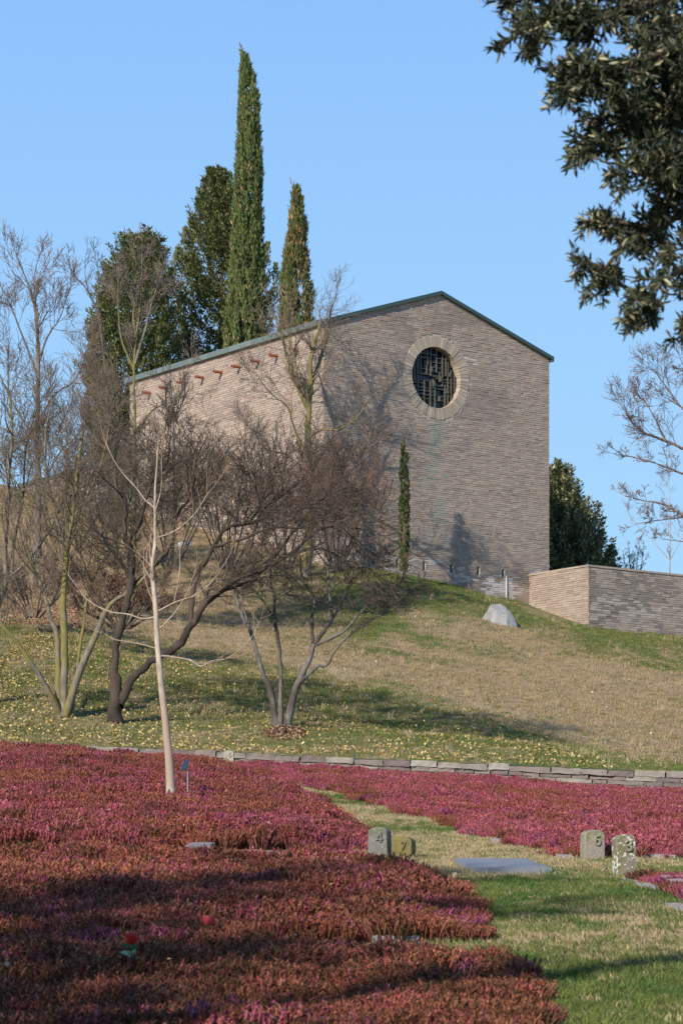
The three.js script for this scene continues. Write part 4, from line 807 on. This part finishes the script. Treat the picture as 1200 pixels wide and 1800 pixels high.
// ---------- evergreens ----------
function sprig(g, p, d, L, w, col) {
  const s = V(d.z + rr(-.5, .5), rr(-.3, .3), -d.x + rr(-.5, .5)).normalize(), m = V(p.x + d.x * L * .45, p.y + d.y * L * .45, p.z + d.z * L * .45), e = V(p.x + d.x * L, p.y + d.y * L, p.z + d.z * L);
  const a = V(m.x + s.x * w, m.y + s.y * w, m.z + s.z * w), b = V(m.x - s.x * w, m.y - s.y * w, m.z - s.z * w);
  g.tri(p, a, e, col); g.tri(p, e, b, col);
}
function evergreen(name, label, px, Z, prof, o) {                 // prof rows: py, half width, centre (pixels)
  const X = (px - 600) / F * Z, y0 = hillY(X, Z) - .1, t = thing(name, label, 'tree', [X, y0, -Z], 0, o.group), k = Z / F, g = new GB();
  const rows = prof.map(([py, hw, c]) => [(HOR - py) * k - y0, hw * k, (c - 600) * k - X]).sort((a, b) => a[0] - b[0]);
  const hw = (y) => interp(rows.map((r) => [r[0], r[1]]), y), cx = (y) => interp(rows.map((r) => [r[0], r[2]]), y), yLo = Math.max(.3, rows[0][0]), yHi = rows[rows.length - 1][0];
  const trunk = new GB(); const tp = [], tr = []; for (let j = 0; j <= 10; j++) { const y = lerp(0, yHi * .93, j / 10); tp.push(V(cx(Math.max(y, yLo)) * Math.min(1, y / 2 + .2), y, 0)); tr.push(lerp(o.tr || .3, .03, j / 10)); } trunk.tube(tp, tr, 8, [.11, .08, .06]); trunk.build('trunk', M.vc, t);
  for (let i = 0; i < o.plumes; i++) {
    const y = lerp(yLo, yHi, 1 - Math.pow(R(), o.bias || .8)), w = hw(y), a = R() * 6.283, q = Math.pow(R(), o.shell || .35), bx = cx(y) + Math.cos(a) * w * q * o.in, bz = Math.sin(a) * w * q * o.in;
    const out = o.out * rr(.7, 1.3), D = V(Math.cos(a) * out, 1, Math.sin(a) * out).normalize(), PL = o.pl * rr(.6, 1.25) * Math.min(1, .35 + w * .8), col0 = pick(o.cols), tint = rr(.75, 1.2);
    const n = Math.round(o.per * rr(.7, 1.2));
    for (let j = 0; j < n; j++) {
      const u = R(), rr0 = o.pr * PL * (1 - u * .85) * Math.sqrt(R()), b = R() * 6.283;
      const p = V(bx + D.x * PL * u + Math.cos(b) * rr0, y + D.y * PL * u + rr(-.05, .05), bz + D.z * PL * u + Math.sin(b) * rr0);
      const d = V(D.x + Math.cos(b) * o.flare + rr(-.3, .3), D.y * .8 + rr(-.2, .4), D.z + Math.sin(b) * o.flare + rr(-.3, .3)).normalize();
      const sp = o.spot && R() < o.spot[1] ? o.spot[0] : col0;
      sprig(g, p, d, o.sl * rr(.6, 1.3), o.sw * rr(.7, 1.3), mul3(sp, tint * rr(.75, 1.25)));
    }
  }
  for (const [sx, sy] of o.spires || []) {                        // separate leading shoots that make the outline ragged
    const x0 = (sx - 600) * k - X, yt = (HOR - sy) * k - y0, H0 = rr(1.6, 2.6), zz = rr(-.6, .6), col0 = pick(o.cols), lean = rr(-.12, .12);
    for (let j = 0; j < 260; j++) { const u = Math.pow(R(), .7), w = .42 * (1 - u) + .05, a = R() * 6.283, q = Math.sqrt(R()) * w; sprig(g, V(x0 + lean * (u - 1) * H0 + Math.cos(a) * q, yt - H0 * (1 - u) - .2, zz + Math.sin(a) * q), V(Math.cos(a) * .5 + rr(-.3, .3), 1, Math.sin(a) * .5 + rr(-.3, .3)).normalize(), o.sl * rr(.6, 1.2), o.sw * rr(.7, 1.2), mul3(R() < .1 ? [.26, .17, .08] : col0, rr(.7, 1.2))); }
  }
  if (o.whip) for (let j = 0; j < o.whip; j++) { const u = j / o.whip, y = yHi + u * .9; sprig(g, V(cx(yHi) + rr(-.05, .05) - u * .25, y, rr(-.05, .05)), V(rr(-.8, .5), 1, rr(-.5, .5)).normalize(), .28, .035, [.24, .15, .08]); }
  g.build('crown', o.mat || M.leaf, t); return t;
}
const cyG = [[.115, .155, .04], [.135, .17, .05], [.10, .135, .033]], cyW = { plumes: 1300, per: 40, in: .78, out: .13, pl: 1.15, pr: .13, flare: .35, sl: .26, sw: .045, cols: cyG, shell: .22, bias: .85, group: 'cypresses behind the chapel', whip: 14 };
rs(201);
evergreen('cypress', 'tallest slender green cypress rising behind the chapel roof', 436, 150, [[110, 3, 430], [130, 8, 432], [160, 13, 435], [200, 18, 437], [300, 24, 437], [400, 29, 436], [500, 33, 434], [600, 42, 430], [720, 46, 430], [900, 40, 432]], { ...cyW, spot: [[.34, .21, .12], .05] });
rs(202);
evergreen('cypress', 'narrow cypress with brownish cones nearest the gable behind the roof', 521, 149, [[345, 3, 520], [375, 10, 522], [410, 15, 523], [450, 20, 521], [500, 26, 520], [560, 35, 521], [640, 40, 522], [800, 42, 522], [900, 36, 522]], { ...cyW, plumes: 900, cols: [[.115, .13, .035], [.15, .14, .04], [.10, .14, .035]], spot: [[.36, .20, .09], .15] });
const cyB = { plumes: 640, per: 78, in: .84, out: .6, pl: 1.35, pr: .26, flare: .75, sl: .24, sw: .05, shell: .36, bias: .9, cols: [[.155, .175, .055], [.185, .195, .07], [.12, .145, .045]], group: 'cypresses behind the chapel', spot: [[.26, .19, .09], .06], tr: .4 };
rs(203);
evergreen('broad_cypress', 'broad dark cypress with ragged tip left of the tallest cypress', 392, 157, [[310, 2, 380], [335, 9, 381], [370, 22, 378], [410, 42, 385], [450, 62, 388], [500, 82, 390], [560, 96, 390], [640, 98, 390], [760, 98, 390], [900, 80, 390]], { ...cyB, plumes: 1000, spires: [[335, 372], [347, 345], [362, 318], [398, 312], [405, 300], [470, 420], [484, 455], [312, 432], [326, 395], [300, 470]] });
rs(204);
evergreen('broad_cypress', 'broad dark twin topped cypress at the left end of the chapel', 235, 151, [[425, 6, 245], [445, 22, 246], [475, 38, 244], [520, 56, 240], [580, 74, 236], [650, 82, 233], [740, 78, 230], [830, 70, 226], [930, 60, 226]], { ...cyB, plumes: 920, spires: [[190, 462], [208, 445], [232, 418], [262, 412], [282, 440], [176, 520], [300, 470], [165, 590]] });
rs(205);
{
  const u = 3.05, out = 2.05, X = CX + .805 * u + .593 * out, Z = CZ + .593 * u - .805 * out, px = 600 + X / Z * F;
  evergreen('cypress', 'small thin cypress standing close against the chapel front', px, Z, [[782, 2, px], [800, 5, px], [840, 9, px + 1], [900, 10, px + 1], [960, 10, px], [1010, 8, px]], { ...cyW, plumes: 170, per: 26, pl: .5, sl: .17, sw: .032, whip: 0, cols: [[.06, .10, .025], [.08, .11, .03]], spot: [[.30, .15, .08], .1], tr: .08, group: undefined });
}
rs(206);
evergreen('holm_oak', 'rounded grey green evergreen oak behind the right corner of the chapel', 1000, 150, [[832, 12, 968], [855, 34, 965], [890, 58, 968], [920, 76, 972], [955, 94, 975], [990, 108, 978], [1040, 116, 980], [1100, 110, 980]], { plumes: 1150, per: 66, in: .9, out: .45, pl: .95, pr: .36, flare: .8, sl: .20, sw: .052, shell: .5, bias: .75, cols: [[.16, .175, .08], [.21, .215, .11], [.12, .135, .055]], spot: [[.42, .40, .25], .2], mat: M.gloss, tr: .3 });

// ---------- near evergreen branches at the upper right ----------
rs(301);
{
  const Z0 = 12, X0 = 4.6, o = thing('evergreen_oak', 'dark leafy evergreen branches hanging in from the upper right', 'tree', [X0, lawnY(X0, Z0) - .05, -Z0]), y0 = o.position.y;
  const rel = (px, py, Z) => { const p = at(px, py, Z); return V(p.x - X0, p.y - y0, p.z + Z0); };
  const bark = (t, x, y, z) => mul3([.10, .075, .055], .7 + .6 * vn(x * 12, y * 6, z * 12));
  { const g = new GB(); g.tube(smooth([V(0, 0, 0), V(.05, 1.6, 0), V(-.05, 3, .1), V(0, 5, 0), V(.1, 7.5, 0)], 20), Array.from({ length: 21 }, (_, k) => lerp(.24, .05, k / 20) + .1 * Math.exp(-k * .7)), 12, bark); g.build('trunk', M.vc, o); }
  const lf = new GB(), tw = new GB(), cols = [[.036, .047, .02], [.048, .058, .025], [.028, .038, .015], [.062, .064, .03]];
  const leaf = (p, d) => {
    const L = rr(.034, .06), w = L * rr(.10, .15), pale = R() < .11, c = mul3(pale ? [.40, .37, .22] : pick(cols), rr(.75, 1.25));
    const s = V(rr(-1, 1), rr(-1, 1), rr(-1, 1)); s.addScaledVector(d, -s.dot(d)).normalize(); const n = V(d.x, d.y, d.z).cross(s).multiplyScalar(w * .5), q = (u, a, b) => V(p.x + d.x * L * u + s.x * w * a + n.x * b, p.y + d.y * L * u + s.y * w * a + n.y * b, p.z + d.z * L * u + s.z * w * a + n.z * b);
    const A = q(0, 0, 0), B = q(1, 0, 0), m1 = q(.3, 0, 0), m2 = q(.7, 0, 0), l1 = q(.32, 1, 1), l2 = q(.7, .8, 1), r1 = q(.32, -1, 1), r2 = q(.7, -.8, 1);
    lf.tri(A, m1, l1, c); lf.quad(m1, m2, l2, l1, c); lf.tri(m2, B, l2, c); lf.tri(A, r1, m1, c); lf.quad(m1, r1, r2, m2, c); lf.tri(m2, r2, B, c);
  };
  const twig = (p, d, L, lev) => {
    const n = 5, pts = [p.clone()], q = p.clone(), D = d.clone(); for (let k = 0; k < n; k++) { D.x += rr(-.22, .22); D.y += rr(-.24, .18); D.z += rr(-.22, .22); D.normalize(); q.addScaledVector(D, L / n); pts.push(q.clone()); }
    tw.tube(pts, pts.map((_, k) => lerp(lev ? .0028 : .005, .0013, k / n)), 4, [.13, .095, .06]);
    const nl = Math.round(L / .0058); for (let k = 0; k < nl; k++) { const t = Math.pow(k / nl, .8) * .98 + .02, f = Math.min(.999, t) * n, i = Math.floor(f), P = V(0, 0, 0).lerpVectors(pts[i], pts[i + 1], f - i), e = V(rr(-1, 1), rr(-1, 1), rr(-1, 1)).normalize(), dd = V(pts[i + 1].x - pts[i].x, pts[i + 1].y - pts[i].y, pts[i + 1].z - pts[i].z).normalize().multiplyScalar(rr(.5, 1.2)).add(e).normalize(); leaf(P, dd); }
    if (lev < 1) for (let k = 0; k < 4; k++) { const i = 1 + Math.floor(R() * 4), e = V(rr(-1, 1), rr(-.9, .8), rr(-1, 1)).normalize(); twig(pts[i], V(D.x, D.y, D.z).multiplyScalar(.7).add(e).normalize(), L * rr(.4, .7), lev + 1); }
  };
  const bough = (pts, r, n, L, z = 0) => {
    const P = smooth(pts.map(([x, y, dz = 0]) => rel(x, y, Z0 + z + dz)), 24), g = new GB(); g.tube(P, P.map((_, k) => lerp(r, .004, k / 24)), 7, bark); g.build('branch', M.vc, o);
    for (let k = 0; k < n; k++) { const t = k === 0 ? .99 : .12 + .87 * R(), f = Math.min(.999, t) * 24, i = Math.floor(f), B = V(0, 0, 0).lerpVectors(P[i], P[i + 1], f - i), D = V(P[i + 1].x - P[i].x, P[i + 1].y - P[i].y, P[i + 1].z - P[i].z).normalize(), e = V(rr(-1, 1), rr(-1, .8), rr(-1, 1)).normalize(); twig(B, D.multiplyScalar(k === 0 ? 2 : .6).add(e).normalize(), L * rr(.6, 1.15) * (1 - .35 * t), 0); }
  };
  const T0 = [2480, 300];
  bough([T0, [1700, -40], [1300, -40], [1120, 10], [1010, 30], [935, 45]], .03, 50, .24);
  bough([T0, [1700, -60], [1350, -90], [1150, -50], [1000, -30], [900, -20]], .03, 40, .26, .3);
  bough([T0, [1600, 60], [1300, 60], [1150, 95], [1070, 130], [1010, 140]], .035, 46, .24, -.2);
  bough([T0, [1650, 120], [1330, 130], [1180, 190], [1100, 220], [1050, 240]], .035, 44, .24, .2);
  bough([T0, [1650, 200], [1350, 220], [1210, 270], [1130, 290], [1060, 285]], .035, 42, .22, -.1);
  bough([T0, [1650, 260], [1380, 300], [1240, 350], [1160, 400], [1090, 440], [1055, 480]], .03, 36, .22, .15);
  bough([T0, [1650, 300], [1400, 380], [1270, 430], [1200, 470], [1150, 510], [1120, 545]], .03, 30, .20, -.25);
  bough([T0, [1650, 330], [1420, 420], [1300, 480], [1230, 530], [1205, 575]], .03, 24, .2, .1);
  bough([T0, [1600, 0], [1300, 10], [1220, 60], [1180, 130], [1170, 200]], .03, 48, .24, .4);
  bough([T0, [1600, 160], [1300, 180], [1230, 240], [1190, 310], [1170, 360]], .03, 46, .22, .4);
  bough([T0, [1600, -40], [1330, -20], [1230, 10], [1190, 60], [1150, 90]], .02, 46, .24, .5);
  bough([T0, [1600, 60], [1330, 90], [1240, 120], [1190, 170], [1140, 180]], .02, 40, .22, .55);
  bough([[1160, 400, .15], [1120, 395, .15], [1085, 390, .15], [1055, 385, .15]], .012, 12, .14);
  const L = lf.build('leaves', M.gloss, o); L.userData.kind = 'stuff'; const t2 = tw.build('twigs', M.vc, o); t2.userData.kind = 'stuff';
}
// ---------- trees outside the frame whose shadows cross the foreground ----------
function shadeTree(name, label, X, Z, h, spread, n, sd, leafy, gnd = lawnY) {
  rs(sd); const y0 = gnd(X, Z) - .1, t = thing(name, label, 'tree', [X, y0, -Z], 0, 'park trees behind the camera'), tw = new GB(), lf = new GB();
  const g = new GB(), tp = smooth([V(0, 0, 0), V(rr(-.3, .3), h * .3, rr(-.3, .3)), V(rr(-.6, .6), h * .65, rr(-.6, .6)), V(rr(-.8, .8), h, rr(-.8, .8))], 18); g.tube(tp, tp.map((_, k) => lerp(.34, .12, k / 18)), 10, [.13, .11, .09]); g.build('trunk', M.vc, t);
  const grow = (p, d, len, r, lev) => {
    const pts = [p.clone()], q = p.clone(), D = d.clone(); for (let k = 0; k < 5; k++) { D.x += rr(-.2, .2); D.y += rr(-.14, .22); D.z += rr(-.2, .2); D.normalize(); q.addScaledVector(D, len / 5); pts.push(q.clone()); }
    tw.tube(pts, pts.map((_, k) => lerp(r, r * .3, k / 5)), 5, [.12, .10, .085]);
    if (leafy && lev >= 2) for (let k = 0; k < leafy; k++) { const c = pts[1 + Math.floor(R() * 5)], s = V(c.x + rr(-.45, .45), c.y + rr(-.45, .45), c.z + rr(-.45, .45)); sprig(lf, s, V(rr(-1, 1), rr(-1, 1), rr(-1, 1)).normalize(), .2, .07, [.05, .075, .03]); }
    if (lev < 3) for (let k = 0; k < 8; k++) { const i = 1 + Math.floor(R() * 5), e = V(rr(-1, 1), rr(-.4, .9), rr(-1, 1)).normalize(); grow(pts[Math.min(5, i)], V(D.x, D.y, D.z).add(e).normalize(), len * rr(.4, .65), Math.max(.014, r * .5), lev + 1); }
  };
  for (let k = 0; k < n; k++) { const f = 5 + R() * 13, i = Math.floor(f), a = R() * 6.283; grow(tp[i], V(Math.cos(a), rr(.2, .8), Math.sin(a)).normalize(), spread * rr(.6, 1.1), .13, 1); }
  const m = tw.build('twigs', M.vc, t); m.userData.kind = 'stuff'; if (lf.nv) { const l = lf.build('crown', M.leaf, t); l.userData.kind = 'stuff'; }
}
shadeTree('park_tree', 'evergreen park tree behind the camera to the left', -12.2, .6, 11.8, 2.8, 15, 401, 7);
shadeTree('park_tree', 'tallest bare park tree farther left behind the camera', -16.0, -.2, 18, 3.0, 15, 402, 2);
shadeTree('park_tree', 'tall bare park tree far behind the camera', -13.4, -7.0, 22, 3.0, 11, 403, 0);
shadeTree('park_tree', 'leafy park tree a little behind the camera', -15.2, -4.5, 13, 2.8, 14, 404, 6);
shadeTree('park_tree', 'low evergreen park tree beside the camera on the left', -8.9, -.6, 9.2, 2.4, 12, 407, 6);

renderer.render(scene, camera);
